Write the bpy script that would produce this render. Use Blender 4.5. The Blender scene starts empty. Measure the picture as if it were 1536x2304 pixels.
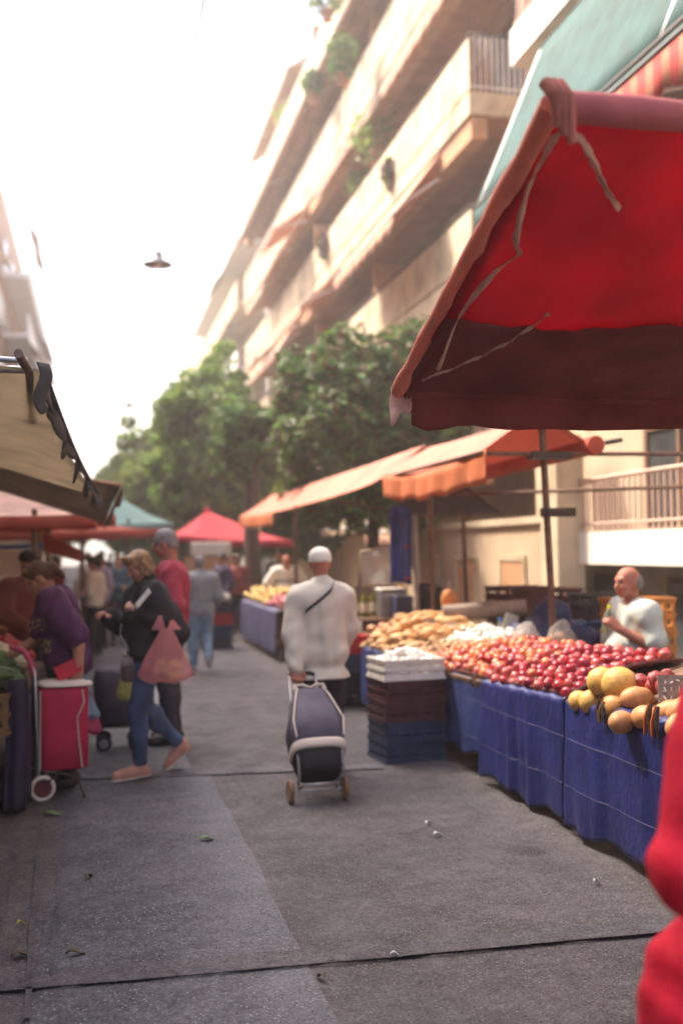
import bpy, math, random
import numpy as np
from mathutils import Vector, Matrix
random.seed(7); rng = np.random.default_rng(7)
SC = bpy.context.scene
COL = SC.collection
R = math.radians
# ---------------------------------------------------------------- camera
F, CAM_H, ROLL = 2350.0, 1.65, R(0.7)
_x, _y = 215-768, -(1245-1152)
_c, _s = math.cos(-ROLL), math.sin(-ROLL)
_v = np.array([_c*_x-_s*_y, _s*_x+_c*_y, F]); _v /= np.linalg.norm(_v)
YAW = math.asin(-_v[0]); PITCH = math.atan2(-_v[1], _v[2])
FW = np.array([math.sin(YAW)*math.cos(PITCH), math.cos(YAW)*math.cos(PITCH), math.sin(PITCH)])
_r0 = np.array([math.cos(YAW), -math.sin(YAW), 0]); _u0 = np.cross(_r0, FW)
RT = _r0*math.cos(ROLL)-_u0*math.sin(ROLL); UP = _u0*math.cos(ROLL)+_r0*math.sin(ROLL)
CAM = np.array([0, 0, CAM_H])
cam_data = bpy.data.cameras.new('camera')
cam_data.sensor_fit = 'VERTICAL'; cam_data.sensor_height = 36; cam_data.lens = F/2304*36
cam_data.clip_end = 3000; cam_data.clip_start = 0.05
cam_data.dof.use_dof = True; cam_data.dof.focus_distance = 4.3; cam_data.dof.aperture_fstop = 1.25
cam = bpy.data.objects.new('camera', cam_data); COL.objects.link(cam)
cam.matrix_world = Matrix(((RT[0], UP[0], -FW[0], 0), (RT[1], UP[1], -FW[1], 0), (RT[2], UP[2], -FW[2], CAM_H), (0, 0, 0, 1)))
SC.camera = cam
def ray(px, py): return FW*F+RT*(px-768)-UP*(py-1152)
def Gz(px, py, z=0.0):
    d = ray(px, py); return Vector(CAM+d*((z-CAM_H)/d[2]))
def Gx(px, py, X):
    d = ray(px, py); return Vector(CAM+d*(X/d[0]))
def Gy(px, py, Y):
    d = ray(px, py); return Vector(CAM+d*(Y/d[1]))
# ---------------------------------------------------------------- light
HAZE_D = 0.0034
SUN_AZ, SUN_EL = -44.0, 54.0          # degrees from +Y (street direction), towards the left, and above the horizon
w = bpy.data.worlds.new('World'); SC.world = w; w.use_nodes = True
nt = w.node_tree; bg = nt.nodes['Background']
sky = nt.nodes.new('ShaderNodeTexSky'); sky.sky_type = 'NISHITA'; sky.sun_disc = False
sky.sun_elevation = R(SUN_EL); sky.sun_rotation = R(SUN_AZ)
sky.air_density = 1.0; sky.dust_density = 7.0; sky.ozone_density = 0.6
tint = nt.nodes.new('ShaderNodeMix'); tint.data_type = 'RGBA'; tint.blend_type = 'MULTIPLY'; tint.inputs[0].default_value = 1.0; tint.inputs[7].default_value = (.97,.975,1.06,1)
nt.links.new(sky.outputs[0], tint.inputs[6]); nt.links.new(tint.outputs[2], bg.inputs[0]); bg.inputs[1].default_value = 0.15
sd = bpy.data.lights.new('sun', 'SUN'); sd.energy = 2.4; sd.angle = R(3); sd.color = (1, .87, .69)
sun = bpy.data.objects.new('sun', sd); COL.objects.link(sun)
_d = Vector((math.sin(R(SUN_AZ))*math.cos(R(SUN_EL)), math.cos(R(SUN_AZ))*math.cos(R(SUN_EL)), math.sin(R(SUN_EL))))
sun.rotation_euler = _d.to_track_quat('Z', 'Y').to_euler(); sun.location = _d*80
vs = SC.view_settings
vs.view_transform = 'Standard'; vs.look = 'None'; vs.exposure = 1.95; vs.gamma = 1.0; vs.use_curve_mapping = False
SC.render.engine = 'CYCLES'
cy = SC.cycles; cy.use_denoising = True; cy.max_bounces = 6; cy.diffuse_bounces = 3; cy.glossy_bounces = 2; cy.transmission_bounces = 4
cy.transparent_max_bounces = 8; cy.volume_bounces = 1; cy.caustics_reflective = False; cy.caustics_refractive = False; cy.use_adaptive_sampling = True
# ---------------------------------------------------------------- materials
_mats = {}
def M(name, col, rough=.65, var=.12, scale=6.0, bump=0.0, bscale=60.0, metal=0.0, trans=0.0, spec=.4, col2=None, detail=4.0, alpha=None, transm=0.0, lo=.35, hi=.65):
    if name in _mats: return _mats[name]
    m = bpy.data.materials.new(name); m.use_nodes = True; n = m.node_tree.nodes; l = m.node_tree.links
    b = n['Principled BSDF']; out = n['Material Output']
    b.inputs['Roughness'].default_value = rough; b.inputs['Metallic'].default_value = metal
    b.inputs['Specular IOR Level'].default_value = spec
    if transm: b.inputs['Transmission Weight'].default_value = transm; b.inputs['IOR'].default_value = 1.35
    tc = n.new('ShaderNodeTexCoord')
    nz = n.new('ShaderNodeTexNoise'); nz.inputs['Scale'].default_value = scale; nz.inputs['Detail'].default_value = detail
    l.new(tc.outputs['Object'], nz.inputs['Vector'])
    rp = n.new('ShaderNodeValToRGB'); rp.color_ramp.elements[0].position = lo; rp.color_ramp.elements[1].position = hi
    c2 = col2 if col2 else tuple(min(1, c*(1+var)) for c in col); c1 = col if col2 else tuple(c*(1-var) for c in col)
    rp.color_ramp.elements[0].color = (*c1, 1); rp.color_ramp.elements[1].color = (*c2, 1)
    l.new(nz.outputs['Fac'], rp.inputs['Fac']); l.new(rp.outputs['Color'], b.inputs['Base Color'])
    if bump:
        n2 = n.new('ShaderNodeTexNoise'); n2.inputs['Scale'].default_value = bscale; n2.inputs['Detail'].default_value = 3
        l.new(tc.outputs['Object'], n2.inputs['Vector'])
        bp = n.new('ShaderNodeBump'); bp.inputs['Strength'].default_value = bump; bp.inputs['Distance'].default_value = .02
        l.new(n2.outputs['Fac'], bp.inputs['Height']); l.new(bp.outputs['Normal'], b.inputs['Normal'])
    if trans:
        t = n.new('ShaderNodeBsdfTranslucent'); l.new(rp.outputs['Color'], t.inputs['Color'])
        mx = n.new('ShaderNodeMixShader'); mx.inputs[0].default_value = trans
        l.new(b.outputs[0], mx.inputs[1]); l.new(t.outputs[0], mx.inputs[2]); l.new(mx.outputs[0], out.inputs['Surface'])
    if alpha is not None: b.inputs['Alpha'].default_value = alpha
    _mats[name] = m; return m
# ---------------------------------------------------------------- mesh builder
def V(*a): return Vector(a)
class MB:
    def __init__(s): s.v = []; s.f = []; s.sm = []
    def add(s, vs_, fs, smooth=False):
        o = len(s.v); s.v += [tuple(p) for p in vs_]; s.f += [tuple(i+o for i in f) for f in fs]; s.sm += [smooth]*len(fs); return s
    def box(s, lo, hi, bev=0.0):
        x0, y0, z0 = lo; x1, y1, z1 = hi
        if bev <= 0:
            return s.add([(x0,y0,z0),(x1,y0,z0),(x1,y1,z0),(x0,y1,z0),(x0,y0,z1),(x1,y0,z1),(x1,y1,z1),(x0,y1,z1)],
                         [(3,2,1,0),(4,5,6,7),(0,1,5,4),(1,2,6,5),(2,3,7,6),(3,0,4,7)])
        b = min(bev, (x1-x0)/2.1, (y1-y0)/2.1, (z1-z0)/2.1); rings = []
        for z, i in ((z0, b), (z0+b, 0), (z1-b, 0), (z1, b)):
            rings.append([(x0+i,y0+b+i*0,z),(x0+b,y0+i,z),(x1-b,y0+i,z),(x1-i,y0+b,z),(x1-i,y1-b,z),(x1-b,y1-i,z),(x0+b,y1-i,z),(x0+i,y1-b,z)])
        vv = [p for r_ in rings for p in r_]; ff = [tuple(range(7,-1,-1)), tuple(range(24,32))]
        for k in range(3):
            for j in range(8): ff.append((k*8+j, k*8+(j+1)%8, k*8+8+(j+1)%8, k*8+8+j))
        return s.add(vv, ff)
    def obox(s, c, ax, ay, az):                     # oriented box: centre and three half-axis vectors
        c, ax, ay, az = Vector(c), Vector(ax), Vector(ay), Vector(az)
        p = [c+ax*i+ay*j+az*k for k in (-1,1) for (i,j) in ((-1,-1),(1,-1),(1,1),(-1,1))]
        return s.add(p, [(3,2,1,0),(4,5,6,7),(0,1,5,4),(1,2,6,5),(2,3,7,6),(3,0,4,7)])
    def tube(s, pts, r, seg=8, cap=True, closed=False):
        pts = [Vector(p) for p in pts]; n = len(pts); rr = r if isinstance(r, (list, tuple)) else [r]*n
        t0 = (pts[1]-pts[0]).normalized(); ref = V(0,0,1) if abs(t0.z) < .9 else V(1,0,0)
        nrm = t0.cross(ref).normalized(); vv = []; ff = []
        for i, p in enumerate(pts):
            if closed: t = pts[(i+1)%n]-pts[i-1]
            else: t = pts[min(i+1,n-1)]-pts[max(i-1,0)]
            t = t.normalized() if t.length > 1e-9 else t0
            nrm = (nrm-t*nrm.dot(t)); nrm = nrm.normalized() if nrm.length > 1e-6 else t.orthogonal().normalized()
            bn = t.cross(nrm)
            for k in range(seg):
                a = 2*math.pi*k/seg; vv.append(p+(nrm*math.cos(a)+bn*math.sin(a))*rr[i])
        m = n if closed else n-1
        for i in range(m):
            i2 = (i+1) % n
            for k in range(seg): ff.append((i*seg+k, i*seg+(k+1)%seg, i2*seg+(k+1)%seg, i2*seg+k))
        s.add(vv, ff, True)
        if cap and not closed: s.add(vv[:seg], [tuple(range(seg-1,-1,-1))]); s.add(vv[-seg:], [tuple(range(seg))])
        return s
    def lathe(s, prof, c=(0,0,0), seg=16, lump=None):   # prof: list of (r,z)
        c = Vector(c); vv = []; ff = []
        for (r, z) in prof:
            for k in range(seg):
                a = 2*math.pi*k/seg; q = r*(1+(lump(a) if lump else 0)); vv.append(c+V(q*math.cos(a), q*math.sin(a), z))
        n = len(prof)
        for i in range(n-1):
            for k in range(seg): ff.append((i*seg+k, i*seg+(k+1)%seg, (i+1)*seg+(k+1)%seg, (i+1)*seg+k))
        s.add(vv, ff, True); s.add(vv[:seg], [tuple(range(seg-1,-1,-1))], True); s.add(vv[-seg:], [tuple(range(seg))], True); return s
    def ball(s, c, r, seg=12, ring=8, sc=(1,1,1), f=None):
        prof = []; c = Vector(c); vv = []; ff = []
        for i in range(1, ring):
            th = math.pi*i/ring
            for k in range(seg):
                a = 2*math.pi*k/seg; d = V(math.sin(th)*math.cos(a), math.sin(th)*math.sin(a), -math.cos(th))
                q = r*(1+(f(d) if f else 0)); vv.append(c+V(d.x*q*sc[0], d.y*q*sc[1], d.z*q*sc[2]))
        b = len(vv); vv += [c-V(0,0,r*sc[2]*(1+(f(V(0,0,-1)) if f else 0))), c+V(0,0,r*sc[2]*(1+(f(V(0,0,1)) if f else 0)))]
        for i in range(ring-2):
            for k in range(seg): ff.append((i*seg+k, i*seg+(k+1)%seg, (i+1)*seg+(k+1)%seg, (i+1)*seg+k))
        for k in range(seg): ff.append((b, (k+1)%seg, k)); ff.append((b+1, (ring-2)*seg+k, (ring-2)*seg+(k+1)%seg))
        return s.add(vv, ff, True)
    def sheet(s, fn, nu, nv, th=0.0, smooth=True):      # fn(u,v)->point; th: thickness, made as two skins
        P = [[Vector(fn(i/nu, j/nv)) for j in range(nv+1)] for i in range(nu+1)]
        def nor(i, j):
            a = P[min(i+1,nu)][j]-P[max(i-1,0)][j]; b = P[i][min(j+1,nv)]-P[i][max(j-1,0)]
            q = a.cross(b); return q.normalized() if q.length > 1e-9 else V(0,0,1)
        g = nv+1; idx = lambda i, j: i*g+j
        vv = [P[i][j] for i in range(nu+1) for j in range(g)]
        ff = [(idx(i,j), idx(i+1,j), idx(i+1,j+1), idx(i,j+1)) for i in range(nu) for j in range(nv)]
        if th:
            o = len(vv); vv = vv+[P[i][j]-nor(i,j)*th for i in range(nu+1) for j in range(g)]
            ff += [(o+idx(i,j+1), o+idx(i+1,j+1), o+idx(i+1,j), o+idx(i,j)) for i in range(nu) for j in range(nv)]
            for i in range(nu):
                ff.append((idx(i+1,0), idx(i,0), o+idx(i,0), o+idx(i+1,0))); ff.append((idx(i,nv), idx(i+1,nv), o+idx(i+1,nv), o+idx(i,nv)))
            for j in range(nv):
                ff.append((idx(0,j), idx(0,j+1), o+idx(0,j+1), o+idx(0,j))); ff.append((idx(nu,j+1), idx(nu,j), o+idx(nu,j), o+idx(nu,j+1)))
        return s.add(vv, ff, smooth)
    def build(s, name, mat, parent=None, origin=None, mats=None, fm=None):
        me = bpy.data.meshes.new(name)
        o0 = Vector(origin) if origin is not None else V(0,0,0)
        q = parent
        base = V(0,0,0)
        while q is not None: base = base+q.location; q = q.parent
        off = o0 if parent is None else base
        me.from_pydata([(p[0]-off[0], p[1]-off[1], p[2]-off[2]) for p in s.v], [], s.f)
        me.polygons.foreach_set('use_smooth', s.sm)
        for m_ in (mats or [mat]): me.materials.append(m_)
        if fm: me.polygons.foreach_set('material_index', fm)
        me.update()
        o = bpy.data.objects.new(name, me); COL.objects.link(o)
        if parent is not None: o.parent = parent
        else: o.location = o0
        return o
def tag(o, label=None, cat=None, group=None, kind=None):
    if label: o['label'] = label
    if cat: o['category'] = cat
    if group: o['group'] = group
    if kind: o['kind'] = kind
    return o
def thing(name, label, cat, loc=(0,0,0), group=None):
    o = bpy.data.objects.new(name, None); COL.objects.link(o); o.location = Vector(loc); o.empty_display_size = .1
    return tag(o, label, cat, group)
def struct(name, mb, mat): return tag(mb.build(name, mat), kind='structure')
_kids = {}
def children(o):
    return [c for c in COL.objects if c.parent is o]
def copy_tree(o, parent=None):
    c = o.copy(); COL.objects.link(c); c.parent = parent
    for ch in children(o): copy_tree(ch, c)
    return c
def lerp(a, b, t): return a+(b-a)*t
# ---------------------------------------------------------------- ground
def asphalt(name, c1, c2, speck=.35, sp_col=(.42,.40,.40), rough=.82, pale=None):
    m = bpy.data.materials.new(name); m.use_nodes = True; n = m.node_tree.nodes; l = m.node_tree.links; b = n['Principled BSDF']
    tc = n.new('ShaderNodeTexCoord')
    def noise(sc, det=5, rg=.6):
        q = n.new('ShaderNodeTexNoise'); q.inputs['Scale'].default_value = sc; q.inputs['Detail'].default_value = det; q.inputs['Roughness'].default_value = rg
        l.new(tc.outputs['Object'], q.inputs['Vector']); return q
    def ramp(src, p0, p1, a, bcol):
        r_ = n.new('ShaderNodeValToRGB'); r_.color_ramp.elements[0].position = p0; r_.color_ramp.elements[1].position = p1
        r_.color_ramp.elements[0].color = (*a, 1); r_.color_ramp.elements[1].color = (*bcol, 1); l.new(src, r_.inputs['Fac']); return r_
    def mix(fac, a, bb, typ='MIX'):
        x = n.new('ShaderNodeMix'); x.data_type = 'RGBA'; x.blend_type = typ
        if hasattr(fac, 'links') or not isinstance(fac, float): l.new(fac, x.inputs[0])
        else: x.inputs[0].default_value = fac
        l.new(a, x.inputs[6]); l.new(bb, x.inputs[7]); return x.outputs[2]
    white = n.new('ShaderNodeRGB'); white.outputs[0].default_value = (1,1,1,1)
    vb = n.new('ShaderNodeTexVoronoi'); vb.inputs['Scale'].default_value = 1.15; vb.inputs['Randomness'].default_value = 1.0
    wp = n.new('ShaderNodeVectorMath'); wp.operation = 'MULTIPLY_ADD'; nw = noise(9, 3); l.new(nw.outputs['Color'], wp.inputs[0]); wp.inputs[1].default_value = (.05,.07,0); l.new(tc.outputs['Object'], wp.inputs[2]); l.new(wp.outputs[0], vb.inputs['Vector'])
    blot = ramp(vb.outputs['Distance'], .075, .15, (.66,.63,.63), (1,1,1))
    big = ramp(noise(.7, 6, .65).outputs['Fac'], .35, .68, c1, c2)
    mid = ramp(noise(7, 6, .7).outputs['Fac'], .33, .7, (.72,.70,.70), (1.2,1.2,1.2))
    fine = ramp(noise(85, 4, .75).outputs['Fac'], .3, .72, (.30,.29,.30), (1.75,1.75,1.75))
    x = mix(1.0, big.outputs[0], mid.outputs[0], 'MULTIPLY'); x = mix(1.0, x, fine.outputs[0], 'MULTIPLY'); x = mix(1.0, x, blot.outputs[0], 'MULTIPLY')
    grit = ramp(noise(26, 8, .82).outputs['Fac'], .36, .64, (.52,.51,.52), (1.42,1.42,1.42)); x = mix(1.0, x, grit.outputs[0], 'MULTIPLY')
    vp = n.new('ShaderNodeTexVoronoi'); vp.inputs['Scale'].default_value = 34; l.new(tc.outputs['Object'], vp.inputs['Vector']); pit = ramp(vp.outputs['Distance'], .12, .30, (.35,.33,.34), (1,1,1)); psel = ramp(vp.outputs['Color'], .30, .36, (1,1,1), (0,0,0)); pitc = mix(psel.outputs[0], white.outputs[0], pit.outputs[0]); x = mix(1.0, x, pitc, 'MULTIPLY')
    vo = n.new('ShaderNodeTexVoronoi'); vo.inputs['Scale'].default_value = 62; l.new(tc.outputs['Object'], vo.inputs['Vector'])
    chip = ramp(vo.outputs['Distance'], .16, .34, (1,1,1), (0,0,0))
    sel = ramp(vo.outputs['Color'], .62, .70, (0,0,0), (speck,speck,speck))
    dens = ramp(noise(1.6, 4, .7).outputs['Fac'], .38, .62, (.22,.22,.22), (1,1,1))
    f = mix(1.0, chip.outputs[0], sel.outputs[0], 'MULTIPLY'); f = mix(1.0, f, dens.outputs[0], 'MULTIPLY')
    if pale:                                               # worn pale band along the seam of the patch
        sx = n.new('ShaderNodeSeparateXYZ'); l.new(tc.outputs['Object'], sx.inputs[0])
        nn_ = noise(1.8, 6, .7); ad = n.new('ShaderNodeMath'); ad.operation = 'MULTIPLY_ADD'; l.new(nn_.outputs['Fac'], ad.inputs[0]); ad.inputs[1].default_value = .55; l.new(sx.outputs[0], ad.inputs[2])
        pm = ramp(ad.outputs[0], .72, 1.08, (0,0,0), (.62,.62,.62)); pc = n.new('ShaderNodeRGB'); pc.outputs[0].default_value = (*pale, 1)
        pcm = mix(1.0, pc.outputs[0], fine.outputs[0], 'MULTIPLY'); x = mix(pm.outputs[0], x, pcm)
    sp = n.new('ShaderNodeRGB'); sp.outputs[0].default_value = (*sp_col, 1)
    l.new(mix(f, x, sp.outputs[0]), b.inputs['Base Color'])
    rr = ramp(noise(3.2, 4).outputs['Fac'], .35, .65, (rough-.22,)*3, (rough+.1,)*3); l.new(rr.outputs[0], b.inputs['Roughness'])
    bp = n.new('ShaderNodeBump'); bp.inputs['Strength'].default_value = .8; bp.inputs['Distance'].default_value = .006
    bn = n.new('ShaderNodeMath'); bn.operation = 'ADD'
    nb = noise(45, 5, .75); l.new(nb.outputs['Fac'], bn.inputs[0]); l.new(noise(150, 3, .7).outputs['Fac'], bn.inputs[1])
    l.new(bn.outputs[0], bp.inputs['Height']); l.new(bp.outputs['Normal'], b.inputs['Normal']); b.inputs['Specular IOR Level'].default_value = .35
    return m
def flat(name, pts, z, mat):
    return struct(name, MB().add([(p[0], p[1], z) for p in pts], [tuple(range(len(pts)))]), mat)
A_BROWN = asphalt('asphalt_brown', (.080,.073,.072), (.130,.118,.114), .7, (.40,.37,.35))
A_GREY = asphalt('asphalt_grey', (.078,.078,.084), (.128,.128,.134), .8, (.5,.5,.52), pale=(.155,.158,.162))
A_GREY2 = asphalt('asphalt_grey_worn', (.080,.080,.086), (.135,.135,.141), .8, (.5,.5,.52), pale=(.26,.265,.27))
A_SEAM = asphalt('asphalt_seam', (.076,.070,.072), (.112,.105,.107), .3)
G_FAR = M('dust_ground', (.20,.18,.15), .9, .2, 1.0)
flat('ground', [(-170,-60),(170,-60),(170,330),(-170,330)], -.02, G_FAR)
flat('road', [(-4.2,-12),(4.6,-12),(4.6,140),(-4.2,140)], 0.0, A_BROWN)
def wavy(x0f, x1f, y0, y1, n=40):
    L = [(x0f(y0+(y1-y0)*i/n), y0+(y1-y0)*i/n) for i in range(n+1)]; Rr = [(x1f(y0+(y1-y0)*i/n), y0+(y1-y0)*i/n) for i in range(n+1)]
    return Rr+L[::-1]
def strip(name, x0f, x1f, y0, y1, z, mat, n=60):
    mb = MB()
    for i in range(n):
        a, b = y0+(y1-y0)*i/n, y0+(y1-y0)*(i+1)/n
        mb.add([(x0f(a),a,z),(x1f(a),a,z),(x1f(b),b,z),(x0f(b),b,z)], [(0,1,2,3)])
    return struct(name, mb, mat)
wob = lambda y, a, p: a*(math.sin(y*2.3+p)+.6*math.sin(y*5.7+p*2)+.4*math.sin(y*13+p*3))
strip('asphalt_patch', lambda y: -.22+wob(y,.012,1), lambda y: .82+wob(y,.006,7), .5, 7.85, .004, A_GREY)
strip('asphalt_patch', lambda y: -.22+wob(y,.012,2), lambda y: .70+.012*(y-8)+wob(y,.006,8), 8.1, 60, .004, A_GREY2)
def xstrip(name, p0, p1, wd, z, mat, n=60, am=.012, ph=0):
    a, b = Gz(*p0), Gz(*p1); t = (b-a).normalized(); nn = V(-t.y, t.x, 0); mb = MB(); P = []
    for i in range(n+1):
        u = i/n; c = a.lerp(b, u); w1 = wd/2*(1+.10*math.sin(u*37+ph)+.07*math.sin(u*91+ph)+.05*math.sin(u*173)); o = nn*am*.35*(math.sin(u*5.3+ph*2)+.4*math.sin(u*17.1+ph)+.25*math.sin(u*53+ph))
        P.append((c+o-nn*w1, c+o+nn*w1))
    for i in range(n): mb.add([(q.x,q.y,z) for q in (P[i][0],P[i+1][0],P[i+1][1],P[i][1])], [(0,1,2,3)])
    return struct(name, mb, mat)
xstrip('road_seam', (-80,2228), (1560,2080), .15, .012, asphalt('asphalt_joint', (.082,.076,.078), (.125,.118,.12), .3))
xstrip('road_seam', (-80,2246), (1560,2098), .014, .016, A_SEAM, ph=1)
xstrip('road_seam', (120,1752), (860,1727), .17, .012, asphalt('asphalt_joint_b', (.10,.097,.10), (.15,.147,.15), .2), ph=2)
xstrip('road_seam', (60,2300), (95,1830), .025, .016, A_SEAM, ph=3, am=.012)
xstrip('road_seam', (-60,2300), (40,1900), .03, .016, A_SEAM, ph=4, am=.012)
xstrip('road_seam', (112,2200), (150,1840), .02, .016, A_SEAM, ph=5, am=.012)
# pavement strips either side, with a kerb
PAVE = M('paving', (.30,.27,.235), .85, .2, 5, .3, 30)
struct('pavement', MB().box((4.6,-12,-.02), (9,140,.13)), PAVE)
struct('pavement', MB().box((-7,-12,-.02), (-4.2,140,.13)), PAVE)
# a far pale hill that closes the street
hill = MB(); hill.sheet(lambda u, v: (-165+330*u, 250+70*v, -3+(16+9*math.sin(u*7)+4*math.sin(u*19+1))*math.sin(v*math.pi/2)), 60, 6)
struct('hill', hill, M('hill_scrub', (.16,.19,.14), .9, .25, .02))
# small litter
LEAF = [M('leaf_litter_green', (.12,.20,.06), .6), M('leaf_litter_brown', (.09,.06,.035), .7), M('paper_white', (.75,.73,.68), .8), M('leaf_litter_yellow', (.45,.40,.07), .6)]
def litter(px, py, L, W, mi, ang, label, name, cat):
    c = Gz(px, py); mb = MB(); n = 8
    ax = V(math.cos(ang), math.sin(ang), 0); ay = V(-ax.y, ax.x, 0)
    def fn(u, v):
        w_ = W*math.sin(math.pi*min(max(u,.03),.97))**.7*(v-.5)*2
        return c+ax*L*(u-.5)+ay*w_*.5+V(0,0,.014+.010*math.sin(u*5)+.016*abs(v-.5))
    mb.sheet(fn, n, 4, .0015); o = mb.build(name, LEAF[mi], None, (c.x,c.y,.014)); tag(o, label, cat)
litter(465,1893,.085,.055,0,.3,'limp green leaf lying on the asphalt ahead of the dark seam','fallen_leaf','leaf')
litter(118,1836,.12,.06,0,-.2,'dark green leafy scrap on the ground beside the red trolley wheel','fallen_leaf','leaf')
litter(985,1883,.06,.035,2,.2,'larger white paper scrap on the bare asphalt before the blue tarps','paper_scrap','litter')
litter(963,1857,.05,.03,2,.7,'smaller white paper scrap just beyond the larger one','paper_scrap','litter')
litter(45,2155,.07,.05,1,.4,'dark crumpled leaf near the bottom left of the street','fallen_leaf','leaf')
litter(200,1978,.06,.03,1,1.0,'small dry brown leaf on the gravelly grey asphalt','fallen_leaf','leaf')
litter(170,2152,.08,.03,1,.1,'curled brown leaf lying just above the cross seam','fallen_leaf','leaf')
litter(722,2205,.05,.03,1,2,'tiny dark leaf just below the cross seam','fallen_leaf','leaf')
litter(890,2157,.05,.012,2,.0,'short pale straw lying on the cross seam','paper_scrap','litter')
litter(48,2085,.035,.025,3,.5,'small yellow leaf flake near the left longitudinal crack','fallen_leaf','leaf')
litter(1340,1990,.04,.02,2,.5,'pale crumb of paper on the ground under the nearest tarp edge','paper_scrap','litter')
# ---------------------------------------------------------------- buildings
CREAM = M('render_cream', (.52,.42,.30), .85, .10, 1.5, .15, 25)
CREAM_W = M('parapet_cream', (.34,.25,.155), .85, .1, 1.6, .25, 14, col2=(.60,.49,.34), detail=9, lo=.30, hi=.56)
WHITE_W = M('white_parapet', (.80,.76,.68), .75, .06, 2)
BEIGE = M('render_beige', (.52,.39,.26), .85, .13, 1.3, .2, 25)
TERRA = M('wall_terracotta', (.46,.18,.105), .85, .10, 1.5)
SOFF = M('soffit_tan', (.50,.27,.14), .85, .12, 2)
PALE = M('render_pale', (.72,.70,.66), .85, .06, 1)
GREYW = M('plinth_grey', (.17,.145,.12), .8, .2, 3)
RAILP = M('railing_pink', (.58,.40,.31), .6, .1, 4)
IRON = M('dark_iron', (.05,.035,.03), .5, .2, 20, metal=.4)
STEEL = M('galvanised_steel', (.42,.41,.40), .35, .12, 15, metal=.8)
WARM_IRON = M('rusty_pole', (.16,.09,.06), .55, .3, 18, metal=.3)
GLASS_D = M('dark_pane', (.05,.055,.06), .12, .2, 2, spec=.6)
SHUT = M('wooden_shutter', (.23,.13,.08), .6, .15, 10)
CURT = M('awning_cream', (.66,.52,.37), .85, .07, 2, trans=.25)
AWN_BR = M('awning_brown', (.50,.29,.20), .85, .10, 2, trans=.22)
AWN_TAN = M('awning_tan', (.50,.34,.22), .85, .10, 2, trans=.2)
AWN_TEAL = M('awning_teal', (.020,.085,.08), .8, .25, 3, trans=.18)
WHITE_M = M('white_painted_metal', (.75,.73,.69), .4, .06, 10)
def shuttered_door(bld, x, y, z0, wdt, hgt):            # balcony door or window facing -X
    f = MB(); t = .07
    f.box((x-.05, y-wdt/2, z0), (x+.02, y-wdt/2+t, z0+hgt)).box((x-.05, y+wdt/2-t, z0), (x+.02, y+wdt/2, z0+hgt)).box((x-.05, y-wdt/2+t, z0+hgt-t), (x+.02, y+wdt/2-t, z0+hgt))
    f.box((x-.045, y-.03, z0), (x+.02, y+.03, z0+hgt-t))
    fo = f.build('window', SHUT, bld)
    p = MB(); p.box((x-.02, y-wdt/2+t, z0), (x+.015, y+wdt/2-t, z0+hgt-t)); p.build('pane', GLASS_D, fo)
def balcony(bld, xf, xw, y0, y1, zf, style, slab=.35, h=1.02, m_par=None, m_slab=None):
    b = MB(); b.box((xf, y0, zf-slab), (xw-.003, y1, zf))
    bo = b.build('balcony', m_slab or CREAM_W, bld)
    p = MB()
    if style == 'solid':
        ns_ = max(1, int((y1-y0)/1.45)); dy_ = (y1-y0-.02)/ns_
        for k in range(ns_): p.box((xf+.012, y0+.01+k*dy_+.02, zf+.07), (xf+.06+.004*(k % 3), y0+.01+(k+1)*dy_-.02, zf+h-.09-.012*(k % 2)))
        p.box((xf+.10, y1-.09, zf+.002), (xw-.005, y1-.01, zf+h-.06))
        p.build('parapet', m_par or CREAM_W, bo)
        e_ = MB()
        for k in range(int((xw-xf)/.11)): e_.box((xf+.12+k*.11, y0+.04, zf), (xf+.14+k*.11, y0+.06, zf+h-.03))
        e_.tube([(xf+.05,y0+.05,zf+.12),(xw-.02,y0+.05,zf+.12)], .014, 6); e_.build('end_railing', WHITE_M, bo)
        r_ = MB(); r_.tube([(xw-.01,y0+.05,zf+h),(xf+.05,y0+.05,zf+h),(xf+.05,y1-.05,zf+h),(xw-.01,y1-.05,zf+h)], .03, 6)
        for k in range(int((y1-y0)/1.5)+1): r_.box((xf+.035, y0+.1+k*1.5, zf+h-.07), (xf+.065, y0+.14+k*1.5, zf+h))
        r_.build('handrail', IRON, bo)
    else:
        mm = m_par or RAILP
        def run(a, c):
            a, c = Vector(a), Vector(c); L = (c-a).length; n = max(2, int(L/.13))
            p.tube([a+V(0,0,h), c+V(0,0,h)], .028, 6); p.tube([a+V(0,0,.10), c+V(0,0,.10)], .018, 6)
            for i in range(n+1):
                q = a.lerp(c, i/n); p.box((q.x-.011, q.y-.011, q.z+.0), (q.x+.011, q.y+.011, q.z+h))
        run((xf+.05, y0+.05, zf), (xf+.05, y1-.05, zf)); run((xf+.05, y0+.05, zf), (xw-.02, y0+.05, zf)); run((xf+.05, y1-.05, zf), (xw-.02, y1-.05, zf))
        p.build('railing', mm, bo)
    return bo
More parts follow.
